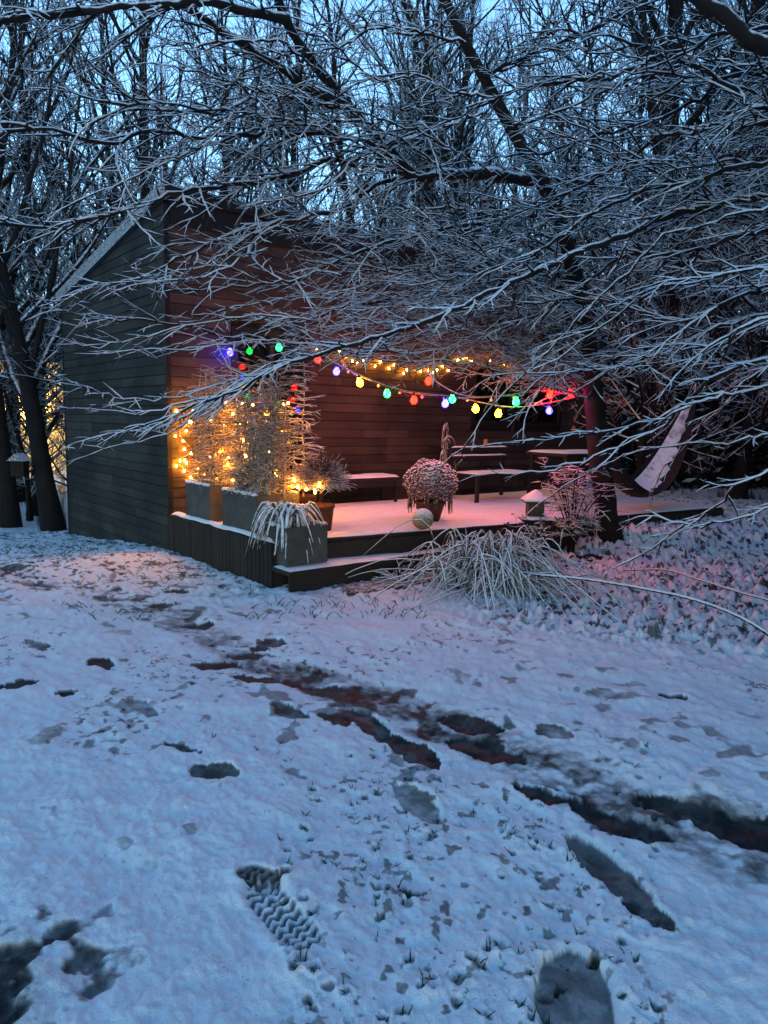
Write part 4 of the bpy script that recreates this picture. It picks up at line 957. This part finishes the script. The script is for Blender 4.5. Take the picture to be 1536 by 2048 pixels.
# wilted tall stems in front of the wall
wb = W(3.93, .40, ZD+.02)
t = thing('wilted_climber', 'wilted tall stems with drooping tips standing against the wall', 'plant', wb)
wp = []; rn = random.Random(44)
pot('plant_pot', 'dark pot of the wilted tall stems', wb-eZ*.001, .26, .12, .16, 'metal')
for k in range(8):
    x0 = rn.uniform(-.07, .07); hh = rn.uniform(.62, 1.02); dx = rn.uniform(-.10, .22); dr = rn.uniform(.15, .55)
    pts = [wb+eF*x0+eZ*.2, wb+eF*(x0*1.1)+eZ*(hh*.5), wb+eF*(x0+.01)+eZ*hh, wb+eF*(x0+dx*.5)+eZ*(hh+.05), wb+eF*(x0+dx)+eZ*(hh-.04), wb+eF*(x0+dx*1.2)+eZ*(hh-dr)]
    c = catmull(pts, .05); wp.append((c, np.linspace(.010, .006, len(c))*rng.uniform(.8, 1.2, len(c))))
tube_part('stems', wp, M['straw'], t, 6)
# bamboo wind chime
cb = wall_at(1022, 724, .22)
t = thing('wind_chime', 'bamboo wind chime hanging from the wall head between the windows', 'wind chime', cb)
tube_part('cord', [(np.array([cb+eZ*.10-eD*.1, cb+eZ*.03, cb]), np.array([.003, .003, .003]))], M['cable'], t, 4)
MB().lathe(cb-eZ*.02, [(.001, .02), (.07, .02), (.075, .01), (.07, 0), (.001, 0)], 16).build('disc', M['bamboo'], t, True)
for k in range(5):
    th = k*2*math.pi/5; q = cb+np.array([.05*math.cos(th), .05*math.sin(th), -.045]); L = .26+.05*(k % 3)
    tube_part('tube', [(np.array([q, q-eZ*L*.5, q-eZ*L]), np.array([.014, .014, .014]))], M['bamboo'], t, 8)
# stone lantern by the deck edge
lc = G(1046, 1062, .02)
lc = W(2.95, 2.82, 0.0)
t = thing('garden_lantern', 'small dark garden lantern with a pointed snow capped roof at the deck edge', 'lantern', lc)
def sq(z, r): return [lc+np.array([sx*r, sy*r, z]) for sx, sy in ((-1, -1), (1, -1), (1, 1), (-1, 1))]
def frustum(secs):
    mb = MB(); v = []
    for z, r in secs: v += sq(z, r)
    f = [(3, 2, 1, 0)] + [(i*4+k, i*4+(k+1) % 4, (i+1)*4+(k+1) % 4, (i+1)*4+k) for i in range(len(secs)-1) for k in range(4)] + [tuple(len(v)-4+k for k in range(4))]
    return mb.add(v, f)
frustum([(0, .11), (.46, .09)]).build('post', M['slat'], t); bt = frustum([(.462, .15), (.485, .15)]).build('base_plate', M['slat'], t)
frustum([(.486, .16), (.505, .15), (.512, .12)]).build('snow', M['snow'], bt, True)
frustum([(.513, .085), (.66, .085)]).build('body', M['metal'], t)
rf = frustum([(.661, .13), (.675, .13), (.76, .01)]).build('roof', M['slat'], t); frustum([(.677, .135), (.70, .125), (.79, .02), (.80, .004)]).build('snow', M['snow'], rf, True)
# frosted shrubs beside the beech
def shrub(name, label, c, h, n, seed, mat='redleaf', wid=.5, rad=.008, lf=0):
    rn = random.Random(seed); t = thing(name, label, 'shrub', c); st, tw = [], []
    for k in range(n):
        th = rn.uniform(0, 2*math.pi); o = np.array([math.cos(th), math.sin(th), 0]); hh = h*rn.uniform(.6, 1.0); w_ = wid*rn.uniform(.1, 1)
        c_ = catmull([c+o*.03-eZ*.02, c+o*.05+eZ*hh*.35, c+o*w_*.5+eZ*hh*.7, c+o*w_+eZ*hh], .08); st.append((c_, np.linspace(rad*1.4, rad*.6, len(c_))))
        for i in range(len(c_)//3, len(c_)):
            for _ in range(2):
                th2 = rn.uniform(0, 2*math.pi); grow(c_[i], np.array([math.cos(th2), math.sin(th2), rn.uniform(-.1, .4)]), rn.uniform(.1, .4)*wid*1.6, rad*.62, 1, tw, unit(np.array([rn.gauss(0, .3), rn.gauss(0, .3), 1])), rn, .2, -.03, step=.06, density=.75, maxlvl=2)
    tube_part('stems', st, M['trunk'], t, 6); tube_part('twigs', tw, M[mat], t, 4, 1, 1.3, kind='stuff')
    if lf:
        pl = [tw[rn.randrange(len(tw))][0][-1] for _ in range(lf)]; vv, ft = leaves_mesh(pl, .04, rn, False)
        o = link('leaves', mesh_np('leaves', vv-base_of(t), None, ft, M['leafsnow'], False), t); o['kind'] = 'stuff'
    return t
shrub('frosted_maple', 'reddish twiggy frosted shrub between the deck and the beech trunk', W(3.55, 2.88, .0), 1.15, 15, 51, wid=.55, lf=120)
sc_ = W(3.55, 2.88, .0); 
t = thing('edging_stone', 'flat dark stone at the foot of the reddish shrub', 'stone', sc_+eD*.22)
MB().lathe(sc_+eD*.22-eZ*.02, [(.001, 0), (.2, .0), (.22, .04), (.2, .075), (.001, .08)], 14).build('slab', M['slat'], t, True)
shrub('leafy_shrub', 'small leafy frosted shrub at the right end of the steps', W(2.72, 2.95, .0), .55, 9, 52, wid=.28, rad=.006, lf=220)
shrub('bare_shrub', 'thin bare shrub close to the beech trunk', W(4.0, 2.8, .0), .8, 7, 53, wid=.35, rad=.006)

# ================================================================== ORNAMENTAL GRASS MOUND
gc = G(985, 1178); gc[2] = ground_z(gc[0], gc[1])-.02
t = thing('ornamental_grass', 'collapsed mound of snowy ornamental grass before the steps', 'grass clump', gc)
rn = random.Random(61); out = []
for k in range(430):
    th = rn.uniform(0, 2*math.pi); d = np.array([math.cos(th)+.15, math.sin(th)*.8, 0]); p0 = gc + np.array([rn.gauss(-.02, .20), rn.gauss(0, .15), 0])
    R_ = rn.uniform(.15, .75)*rn.uniform(.6, 1); Hh = rn.uniform(.08, .56)*(1.15-.5*R_); e_ = p0+d*R_; ez = ground_z(e_[0], e_[1])-gc[2]+rn.uniform(.0, .06)
    side = np.array([-d[1], d[0], 0])*rn.gauss(0, .55); pk = rn.uniform(.25, .75); pts = []
    for i in range(10):
        s = i/9
        if s < pk: hz = Hh*math.sin(s/pk*math.pi/2)
        else: hz = ez + (Hh-ez)*math.cos((s-pk)/(1-pk)*math.pi/2)**rn.uniform(.8, 1.0)
        pts.append(p0 + d*R_*(s**1.3) + side*s*s + eZ*hz)
    out.append((np.array(pts), np.linspace(.0070, .0032, 10)*rn.uniform(.45, 1.6)*rng.uniform(.85, 1.2, 10)))
tube_part('blades', out, M['straw'], t, 5, 1, 1.3)
bc_ = G(800, 1168); bc_[2] = ground_z(bc_[0], bc_[1])
t = thing('frosted_fern', 'small feathery frosted plant at the left of the grass mound', 'plant', bc_)
out = []
for k in range(26):
    th = rn.uniform(0, 2*math.pi); d = np.array([math.cos(th), math.sin(th), 1.1]); grow(bc_, d, rn.uniform(.16, .34), .0055, 0, out, unit(np.array([rn.gauss(0, 1), rn.gauss(0, 1), .6])), rn, .1, -.13, step=.04, density=.9, maxlvl=1, ratio=(.2, .35))
tube_part('fronds', out, M['redleaf'], t, 4, 1, 1.2)
mc = G(690, 1172); mc[2] = ground_z(mc[0], mc[1])
t = thing('door_mat', 'brown bristle mat lying in the snow before the steps', 'mat', mc)
mb = MB(); d0_, d1_ = 2.66, 3.0
nx, ny = 24, 10; v = []; f = []
for i in range(nx):
    for j in range(ny):
        a = .35+i/(nx-1)*1.05; d = d0_+j/(ny-1)*.34; q = W(a, d, 0); z = ground_z(q[0], q[1]); e = min(i, nx-1-i, j, ny-1-j)
        v.append((q[0], q[1], max(z, .0)+(.022 if e else -.01)+.006*math.sin(i*1.3+j)))
for i in range(nx-1):
    for j in range(ny-1): f.append((i*ny+j, i*ny+j+1, (i+1)*ny+j+1, (i+1)*ny+j))
part('pile', v, f, mat_frosted('bristle_mat', (0.05, 0.035, 0.015), 1.05, .25, 18, .5), t, True)

# long dry stems over the litter
def stem(name, label, pts, r0, r1, cat='stem', group=None):
    t = thing(name, label, cat, pts[0], group); c = catmull(pts, .06)
    tube_part('shaft', [(c, np.linspace(r0, r1, len(c)))], M['twig'], t, 6, 1, 1.25)
stem('dry_stem', 'long dry stem arching from the grass mound towards the right', [G(955, 1150)+eZ*.12, P(1050, 1146, 6.0), P(1180, 1160, 5.6), P(1300, 1180, 5.3), P(1400, 1203, 5.0), P(1500, 1245, 4.7), G(1590, 1310)], .010, .012)
stem('dry_stem', 'thinner dry stem lying above the long one over the leaf litter', [G(1245, 1150)+eZ*.05, P(1330, 1140, 6.6), P(1400, 1160, 6.0), P(1480, 1185, 5.6), P(1570, 1215, 5.2), G(1640, 1290)], .008, .009)
for i, pts in enumerate(([(1264, 1190), (1262, 1120), (1260, 1060), (1256, 1030)], [(1302, 1210), (1285, 1160), (1265, 1110)], [(1336, 1190), (1334, 1130), (1332, 1100)], [(1463, 1190), (1450, 1140), (1432, 1090)], [(1272, 1180), (1264, 1100), (1258, 1050)])):
    g0 = G(*pts[0]); g0[2] = ground_z(g0[0], g0[1])-.02
    stem('upright_twig', 'thin bare shoot standing in the leaf litter right of the beech', [g0]+[P(x, y, g0[1]+.02*k) for k, (x, y) in enumerate(pts[1:])], .005, .003, 'shoot', 'thin shoots in the leaf litter')
# snow covered log beside the trunk
lg0, lg1 = G(1235, 1122), G(1390, 1098)
t = thing('fallen_log', 'snow covered log lying on the ground right of the beech', 'log', (lg0+lg1)/2)
c = catmull([lg0+eZ*.01, lg0*.66+lg1*.34+eZ*.05, lg0*.33+lg1*.67+eZ*.055, lg1+eZ*.02], .06)
tube_part('shaft', [(c, np.interp(np.linspace(0, 1, len(c)), [0, .2, .8, 1], [.02, .10, .09, .02]))], mat_frosted('snowy_log', (.03, .024, .02), .1, .3, 9, .5), t, 12, 1, 1.1)
# grass tufts poking through the snow
out = []; rn = random.Random(71)
for (tx, ty, tr_) in TUFTS:
    z = ground_z(tx, ty)
    for k in range(rn.randint(1, 4)):
        th = rn.uniform(0, 2*math.pi); Lb = rn.uniform(.012, .045); d = np.array([math.cos(th)*.6, math.sin(th)*.6, 1.0]); p0 = np.array([tx+rn.gauss(0, tr_*.4), ty+rn.gauss(0, tr_*.4), z-.006])
        out.append((np.array([p0, p0+d*Lb*.5, p0+d*Lb*.85+np.array([d[0], d[1], 0])*Lb*.25]), np.array([.0028, .0024, .0007])))
for k in range(900):   # rough strip along the shed
    g = G(rn.uniform(120, 860), rn.uniform(1085, 1240)) if rn.random() < .7 else G(rn.uniform(0, 330), rn.uniform(1060, 1120))
    q = g; s_ = (q-CORNER)@eF; e_ = (q-CORNER)@eD
    if s_ > -.1 and e_ < 2.8: continue
    if s_ > .0 and s_ < 2.8 and e_ < 2.75: continue
    if vnoise(np.array([q[0]*1.5]), np.array([q[1]*1.5]), 77)[0] < -.05: continue
    z = ground_z(q[0], q[1]); th = rn.uniform(0, 2*math.pi); Lb = rn.uniform(.03, .10); d = np.array([math.cos(th)*.8, math.sin(th)*.8, .9])
    p0 = np.array([q[0], q[1], z-.005]); out.append((np.array([p0, p0+d*Lb*.5, p0+d*Lb*.8+np.array([d[0], d[1], -.3])*Lb*.3]), np.array([.004, .0035, .001])))
v, q = tubes(out, 3); o = link('grass', mesh_np('grass', v, q, None, M['green'], True)); tag(o, 'short green grass blades poking through the snow', 'grass', kind='stuff')
# fallen leaves under the trees
pl = []
for k in range(800):
    x = rn.uniform(0.3, 5.2); y = rn.uniform(4.6, 10.5)
    if y + .35*(x-1) < 4.9 + rn.random()*.8: continue
    q = np.array([x, y, 0]); s_ = (q-CORNER)@eF; e_ = (q-CORNER)@eD
    if -.2 < s_ < DL+.2 and e_ < deck_d(max(0, s_))+.05: continue
    if 0 < s_ < 2.8 and e_ < 2.75: continue
    pl.append(np.array([x, y, ground_z(x, y)+.012]))
vv, ft = leaves_mesh(pl, .042, rn, False); o = link('fallen_leaves', mesh_np('fallen_leaves', vv, None, ft, M['leafsnow'], False)); tag(o, 'snow dusted brown leaves strewn under the trees', 'leaves', kind='stuff')

# ================================================================== HAMMOCK
hl, hr_ = P(1207, 872, 8.25), P(1392, 775, 10.6)
t = thing('hammock', 'dark hammock with snow in its bed slung from the beech', 'hammock', hl*1.0)
ax = unit((hr_-hl)*np.array([1, 1, 0])); nn_ = np.array([ax[1], -ax[0], 0])
def ham(s, u, off=0.0):
    c = hl+(hr_-hl)*s; sag = 1.08*(1-(2*s-1)**2); w = .29*math.sin(math.pi*min(1, max(0, s)))**.7+.015
    a = u*1.25; return c - eZ*sag*.86 + nn_*w*math.sin(a) - eZ*(w*.95*(math.cos(a)-.35)) + eZ*off
ns, nu = 40, 17; v = []; f = []
for i in range(ns):
    for j in range(nu): v.append(ham(.04+.92*i/(ns-1), -1+1.62*j/(nu-1)))
for i in range(ns-1):
    for j in range(nu-1): f.append((i*nu+j, i*nu+j+1, (i+1)*nu+j+1, (i+1)*nu+j))
o = part('cloth', v, f, M['cloth'], t, True); sm = o.modifiers.new('solid', 'SOLIDIFY'); sm.thickness = .006
v = []; f = []; n2, m2 = 30, 9
for i in range(n2):
    for j in range(m2):
        s = .50+.46*i/(n2-1); e = min(i, n2-1-i, j, m2-1-j); v.append(ham(s, -.78+(.80+.16*math.sin(i*1.7)*math.sin(i*.6))*j/(m2-1), .006+(.0 if e == 0 else .022+.02*vnoise(np.array([s*14]), np.array([j*.6]), 6)[0])))
for i in range(n2-1):
    for j in range(m2-1): f.append((i*m2+j, i*m2+j+1, (i+1)*m2+j+1, (i+1)*m2+j))
part('snow', v, f, mat_frosted('hammock_frost', (.05, .04, .04), .45, .35, 9, .8), t, True)
tube_part('rope', [(np.array([hl, hl*.5+ham(.04, 0)*.5, ham(.04, 0)]), np.array([.008]*3))], M['cable'], t, 5)
tube_part('rope', [(np.array([hr_+eZ*.1, hr_*.5+ham(.96, 0)*.5, ham(.96, 0)]), np.array([.008]*3))], M['cable'], t, 5)

# ================================================================== WOODS BEHIND
def wood_proto(seed, h, n_limb, upright, r0, twig_r, sub=2, first=.18, limb_len=.45, step=.22):
    rn = random.Random(seed); n = 14
    c = [np.zeros(3)]; d = np.array([rn.gauss(0, .05), rn.gauss(0, .05), 1.0])
    for i in range(1, n):
        d = unit(d+np.array([rn.gauss(0, .06), rn.gauss(0, .06), .05])); c.append(c[-1]+d*h/(n-1))
    c = np.array(c); rad = r0*(1-np.linspace(0, 1, n)**.8*.85); rad[0] *= 1.3
    limbs, tw = [(c, rad)], []
    for k in range(n_limb):
        f = first+(1-first)*(k+rn.random())/n_limb; i = f*(n-1); i0 = min(n-2, int(i)); p0 = c[i0]+(c[i0+1]-c[i0])*(i-i0)
        th = rn.uniform(0, 2*math.pi); u = upright*rn.uniform(.6, 1.3); d = unit(np.array([math.cos(th), math.sin(th), u]))
        L = h*limb_len*rn.uniform(.5, 1.0)*(1-.55*f); m_ = 7; pts = [p0]; dd = d
        for j in range(1, m_):
            dd = unit(dd+np.array([rn.gauss(0, .12), rn.gauss(0, .12), rn.gauss(.08, .1)])); pts.append(pts[-1]+dd*L/(m_-1))
        pts = np.array(pts); lr = max(.012, r0*.38*(1-.6*f)); limbs.append((pts, np.linspace(lr, lr*.3, m_)))
        for j in range(1, m_):
            for _ in range(2):
                t_ = unit(pts[min(j+1, m_-1)]-pts[j-1]); nr = unit(np.array([rn.gauss(0, 1), rn.gauss(0, 1), rn.gauss(0, .6)]))
                sd = unit(np.cross(nr, t_)); a = math.radians(rn.uniform(25, 60))
                grow(pts[j], t_*math.cos(a)+sd*math.sin(a)+eZ*.15, L*rn.uniform(.2, .42), twig_r, 0, tw, nr, rn, .10, .03, step=step, density=.8, maxlvl=sub, ratio=(.35, .6))
    lv, lq = tubes(limbs[:1], 9); bv2, bq = tubes(limbs[1:], 5, 1, 1.15); tv, tq = tubes(tw, 3, 1, 1.2)
    return (mesh_np('trunk', lv, lq, None, M['fartrunk'], True), mesh_np('limbs', bv2, bq, None, M['limb'], True), mesh_np('crown', tv, tq, None, M['fartwig'], True))
PROTO = [wood_proto(101, 13, 34, 1.1, .17, .011), wood_proto(102, 11, 40, .75, .14, .011, first=.12), wood_proto(103, 15, 36, 1.5, .20, .012, first=.15), wood_proto(104, 9, 44, .45, .12, .012, first=.08, limb_len=.5)]
def wood_tree(k, x, y, s, rz, label, group=None, lean=0.0):
    z = float(base_z(np.array([x]), np.array([y]))[0])-.06
    t = thing('woodland_tree', label, 'tree', (x, y, z), group); t.rotation_euler = (0, lean, rz); t.scale = (s, s, s)
    for nm, me in zip(('trunk', 'limbs', 'crown'), PROTO[k]):
        o = link(nm, me, t)
        if nm == 'crown': o['kind'] = 'stuff'
rn = random.Random(202)
wood_tree(2, -5.75, 12.25, .85, 0.0, 'thick dark trunked tree leaning away from the shed at its left corner', None, -.13)
wood_tree(0, -6.75, 12.7, .95, 0.0, 'leaning tree carrying the nest box left of the shed', None, -.10)
LB = 'bare snow dusted tree in the wood behind the shed'
for (k, x, y, s) in ((1, -7.2, 14.5, 1.0), (2, -5.0, 15.5, .95), (0, -8.6, 16.5, 1.05), (1, -3.6, 16.5, 1.05), (2, -2.6, 21.5, 1.0), (0, -6.0, 22, 1.1), (3, -6.9, 13.7, .5), (3, -6.2, 14.6, .55), (1, -7.6, 15.2, .6), (1, -6.4, 18.0, 1.2), (3, -9.5, 13.5, 1.1), (3, -5.2, 13.8, .8), (1, -10.5, 19, 1.1), (2, -12.5, 22, 1.1), (3, -8.0, 12.3, .9)):
    wood_tree(k, x, y, s, rn.uniform(0, 6.3), 'bare snow dusted tree in the wood left of the shed', 'trees left of the shed')
for (k, x, y, s) in ((2, 2.0, 20, .9), (0, 2.4, 17.6, .95), (2, .7, 18.6, .9), (0, -.5, 19.4, .95), (1, 5.0, 21, 1.1), (2, .8, 25, 1.1), (1, -.4, 22, .9), (0, 4.2, 23, 1.0), (1, 1.8, 30, 1.2), (0, -3.2, 30, 1.2), (2, 5.5, 31, 1.2), (1, 3.0, 27, 1.1), (0, 6.5, 26, 1.2)):
    wood_tree(k, x, y, s, rn.uniform(0, 6.3), LB, 'trees behind the shed')
for (k, x, y, s) in ((2, 5.1, 13.4, 1.15), (3, 6.0, 12.0, 1.0), (3, 7.6, 12.8, 1.1), (1, 6.6, 14.5, 1.1), (2, 8.4, 15.5, 1.2), (3, 5.0, 15.8, 1.2), (0, 9.8, 16, 1.2), (3, 4.2, 11.8, .7), (1, 8.0, 18.5, 1.2), (3, 9.4, 12.5, 1.1), (2, 11, 20, 1.2), (1, 7.2, 10.6, .9), (3, 6.6, 17.5, 1.3), (3, 10.5, 15, 1.2)):
    wood_tree(k, x, y, s, rn.uniform(0, 6.3), 'bare snow dusted tree in the dark wood right of the beech', 'trees right of the deck')
for i_ in range(14):  # unseen trees added behind the camera to cut sky light on the snow
    th = math.radians(95 + 170*i_/13); r_ = rn.uniform(8, 14)
    wood_tree(i_ % 4, r_*math.sin(th), r_*math.cos(th), rn.uniform(.9, 1.2), rn.uniform(0, 6.3), 'bare snow dusted tree added out of view across the lawn to shade the snow', 'trees added across the lawn for their shade')
def spruce_mesh(seed, h, r):
    g_ = np.random.default_rng(seed); k = 9000; t_ = g_.beta(1.0, 1.6, k); z = .6+t_*(h-.6); rr_ = r*(1-t_)**.9*np.sqrt(g_.uniform(.05, 1, k)); th = g_.uniform(0, 6.283, k)
    c_ = np.stack([rr_*np.cos(th), rr_*np.sin(th), z-.25*rr_], 1); o_ = np.stack([np.cos(th), np.sin(th), np.full(k, -.35)], 1); sd = np.stack([-np.sin(th), np.cos(th), g_.normal(0, .2, k)], 1)
    L_ = g_.uniform(.12, .3, (k, 1)); v = np.concatenate([c_-o_*L_, c_+sd*L_*.35, c_+o_*L_, c_-sd*L_*.35], 1).reshape(-1, 3)
    tv, tq = tubes([(np.array([[0, 0, -.1], [0, 0, h*.5], [0, 0, h]]), np.array([.2, .12, .02]))], 8)
    return mesh_np('trunk', tv, tq, None, M['fartrunk'], True), mesh_np('foliage', v, np.arange(4*k).reshape(-1, 4), None, M['ever'], False)
SP = spruce_mesh(9, 10.5, 2.3)  # spruces added out of frame to keep sky light off the right side
for (x, y, s_) in ((8.3, 5.2, 1.0), (9.2, 9.0, 1.1), (7.6, 1.4, .95), (10.5, 12.5, 1.2), (6.8, -2.4, 1.0)):
    t = thing('shade_spruce', 'unseen dark spruce added right of the overhanging tree to block sky light', 'tree', (x, y, -.05), 'spruces added out of view to shade the right side'); t.scale = (s_, s_, s_); t.rotation_euler = (0, 0, x*3)
    link('trunk', SP[0], t); link('foliage', SP[1], t)['kind'] = 'stuff'
for (tree, off, k, sc, rz) in ((side_tree, np.array([-.2, .15, 3.4]), 1, .80, .4), (side_tree, np.array([-.2, .15, 3.0]), 3, .95, 2.1), (side_tree, np.array([-.4, .3, 4.2]), 3, .8, 4.0)):
    for nm, me in zip(('limbs', 'crown'), PROTO[k][1:]):      # top of the side tree, out of view, added to shade the right
        o = link(nm, me, tree, off); o.scale = (sc, sc, sc); o.rotation_euler = (0, 0, rz); o['kind'] = 'stuff'
# dark evergreen thicket on the right and low brush far behind
def thicket(name, label, boxes, n, size, seed, mat):
    rn = np.random.default_rng(seed); V = []
    per = n//len(boxes)
    for (x0, x1, y0, y1, h) in boxes:
        x = rn.uniform(x0, x1, per); y = rn.uniform(y0, y1, per); z = rn.beta(1.1, 1.5, per)*h*(0.7+0.6*(vnoise(x*.9, y*.9, seed)+.5))
        V.append(np.stack([x, y, z-.3], 1))
    V = np.concatenate(V); k = len(V)
    d1 = rn.normal(size=(k, 3)); d1 /= np.linalg.norm(d1, axis=1, keepdims=True); d2 = np.cross(d1, rn.normal(size=(k, 3))); d2 /= np.linalg.norm(d2, axis=1, keepdims=True)
    s = rn.uniform(.6, 1.4, (k, 1))*size
    v = np.concatenate([V-d1*s, V+d2*s*.4, V+d1*s, V-d2*s*.4], axis=1).reshape(-1, 3)
    q = np.arange(4*k).reshape(-1, 4)
    o = link(name, mesh_np(name, v, q, None, mat, False)); tag(o, label, 'thicket', kind='stuff')
thicket('evergreen_thicket', 'dark evergreen undergrowth filling the wood right of the shed', [(5.6, 11, 13.5, 16.5, 3.2), (4.6, 13, 17, 20, 5.0), (7.0, 15, 16, 22, 10.0), (8.4, 13, 10, 13.5, 3.0), (-2, 9, 21, 25, 4.6)], 42000, .14, 301, M['ever'])
thicket('distant_brush', 'distant snowy brush and wood edge behind the trees', [(-24, 26, 34, 44, 6.5), (12, 24, 14, 30, 7)], 30000, .22, 302, M['fartwig'])

for (x, y, s) in ((-9.2, 16.5, .30), (-10.4, 17.5, .34), (-8.4, 15.2, .24), (-11.6, 19, .36), (-9.6, 20, .4), (-12.4, 21, .4), (-7.9, 14.0, .2)):
    wood_tree(3, x, y, s, rn.uniform(0, 6.3), 'low bare bush in front of the lamplit house', 'bushes before the lit house')
def far_wood(n, seed):
    g_ = np.random.default_rng(seed); x = g_.uniform(-32, 34, n); y = g_.uniform(36, 48, n); z = g_.beta(1.2, 1.7, n)*17*(.8+.5*vnoise(x*.22, y*.1, 8))
    d1 = np.stack([g_.normal(0, .33, n), g_.normal(0, .1, n), np.abs(g_.normal(1, .3, n))], 1); L_ = g_.uniform(.5, 1.6, (n, 1)); w_ = g_.uniform(.012, .035, (n, 1))
    c_ = np.stack([x, y, z-.5], 1); sd = np.array([[1.0, 0, 0]]); u_ = np.array([[0, 1.0, .2]])
    v = np.concatenate([c_-sd*w_, c_+sd*w_, c_+u_*w_, c_+d1*L_], 1).reshape(-1, 3); b_ = np.arange(n)[:, None]*4
    tr_ = np.concatenate([b_+np.array([[0, 1, 3]]), b_+np.array([[1, 2, 3]]), b_+np.array([[2, 0, 3]])])
    o = link('distant_woods', mesh_np('distant_woods', v, None, tr_, M['fartwig'], True)); tag(o, 'distant bare woodland reading as one hazy mass of twigs', 'woods', kind='stuff')
far_wood(60000, 401)
# lit house wall beyond the trees on the left
hx, hy = -15.5, 27.0
house = thing('neighbour_house', 'pale plastered house lit by a wall lamp beyond the trees', 'house', (hx, hy, -.7))
MB().frame_box((hx-6, hy, -.8), (10.5, 0, 0), (0, 5, 0), (0, 0, 4.2)).build('wall', M['plaster'], house)
mb = MB(); mb.add([(hx-6.4, hy-.4, 3.42), (hx+4.9, hy-.4, 3.42), (hx+4.9, hy+2.5, 5.6), (hx-6.4, hy+2.5, 5.6), (hx-6.4, hy+5.4, 3.42), (hx+4.9, hy+5.4, 3.42)], [(0, 1, 2, 3), (3, 2, 5, 4), (0, 3, 4), (1, 5, 2)]); mb.build('roof', M['trim'], house)
lamp_c = np.array([hx+2.2, hy-.35, 1.9])
lamp = thing('wall_lamp', 'warm lamp on the wall of the house beyond the trees', 'lamp', lamp_c)
MB().frame_box(lamp_c+[-.04, .1, -.05], (.08, 0, 0), (0, .245, 0), (0, 0, .1)).build('bracket', M['metal'], lamp)
MB().lathe(lamp_c, [(.12*math.sin(math.pi*i/10)+.0005, -.12*math.cos(math.pi*i/10)) for i in range(11)], 14).build('globe', mat_emit('lamp_globe', (1.0, .60, .16), 130), lamp, True)
# nest box on the nearest trunk at the left
nbx = P(40, 938, 12.0)
t = thing('nest_box', 'small wooden nest box on a trunk left of the shed', 'nest box', nbx)
MB().frame_box(nbx+[-.11, -.1, -.12], (.22, 0, 0), (0, .2, 0), (0, 0, .26)).build('body', M['slat'], t)
mb = MB(); q = nbx+np.array([0, 0, .141]); mb.add([q+[-.15, -.15, 0], q+[.15, -.15, 0], q+[.15, .13, 0], q+[-.15, .13, 0], q+[0, -.15, .13], q+[0, .13, .13]], [(0, 1, 4), (3, 5, 2), (0, 4, 5, 3), (1, 2, 5, 4), (0, 3, 2, 1)]); mb.build('roof', M['rake'], t)
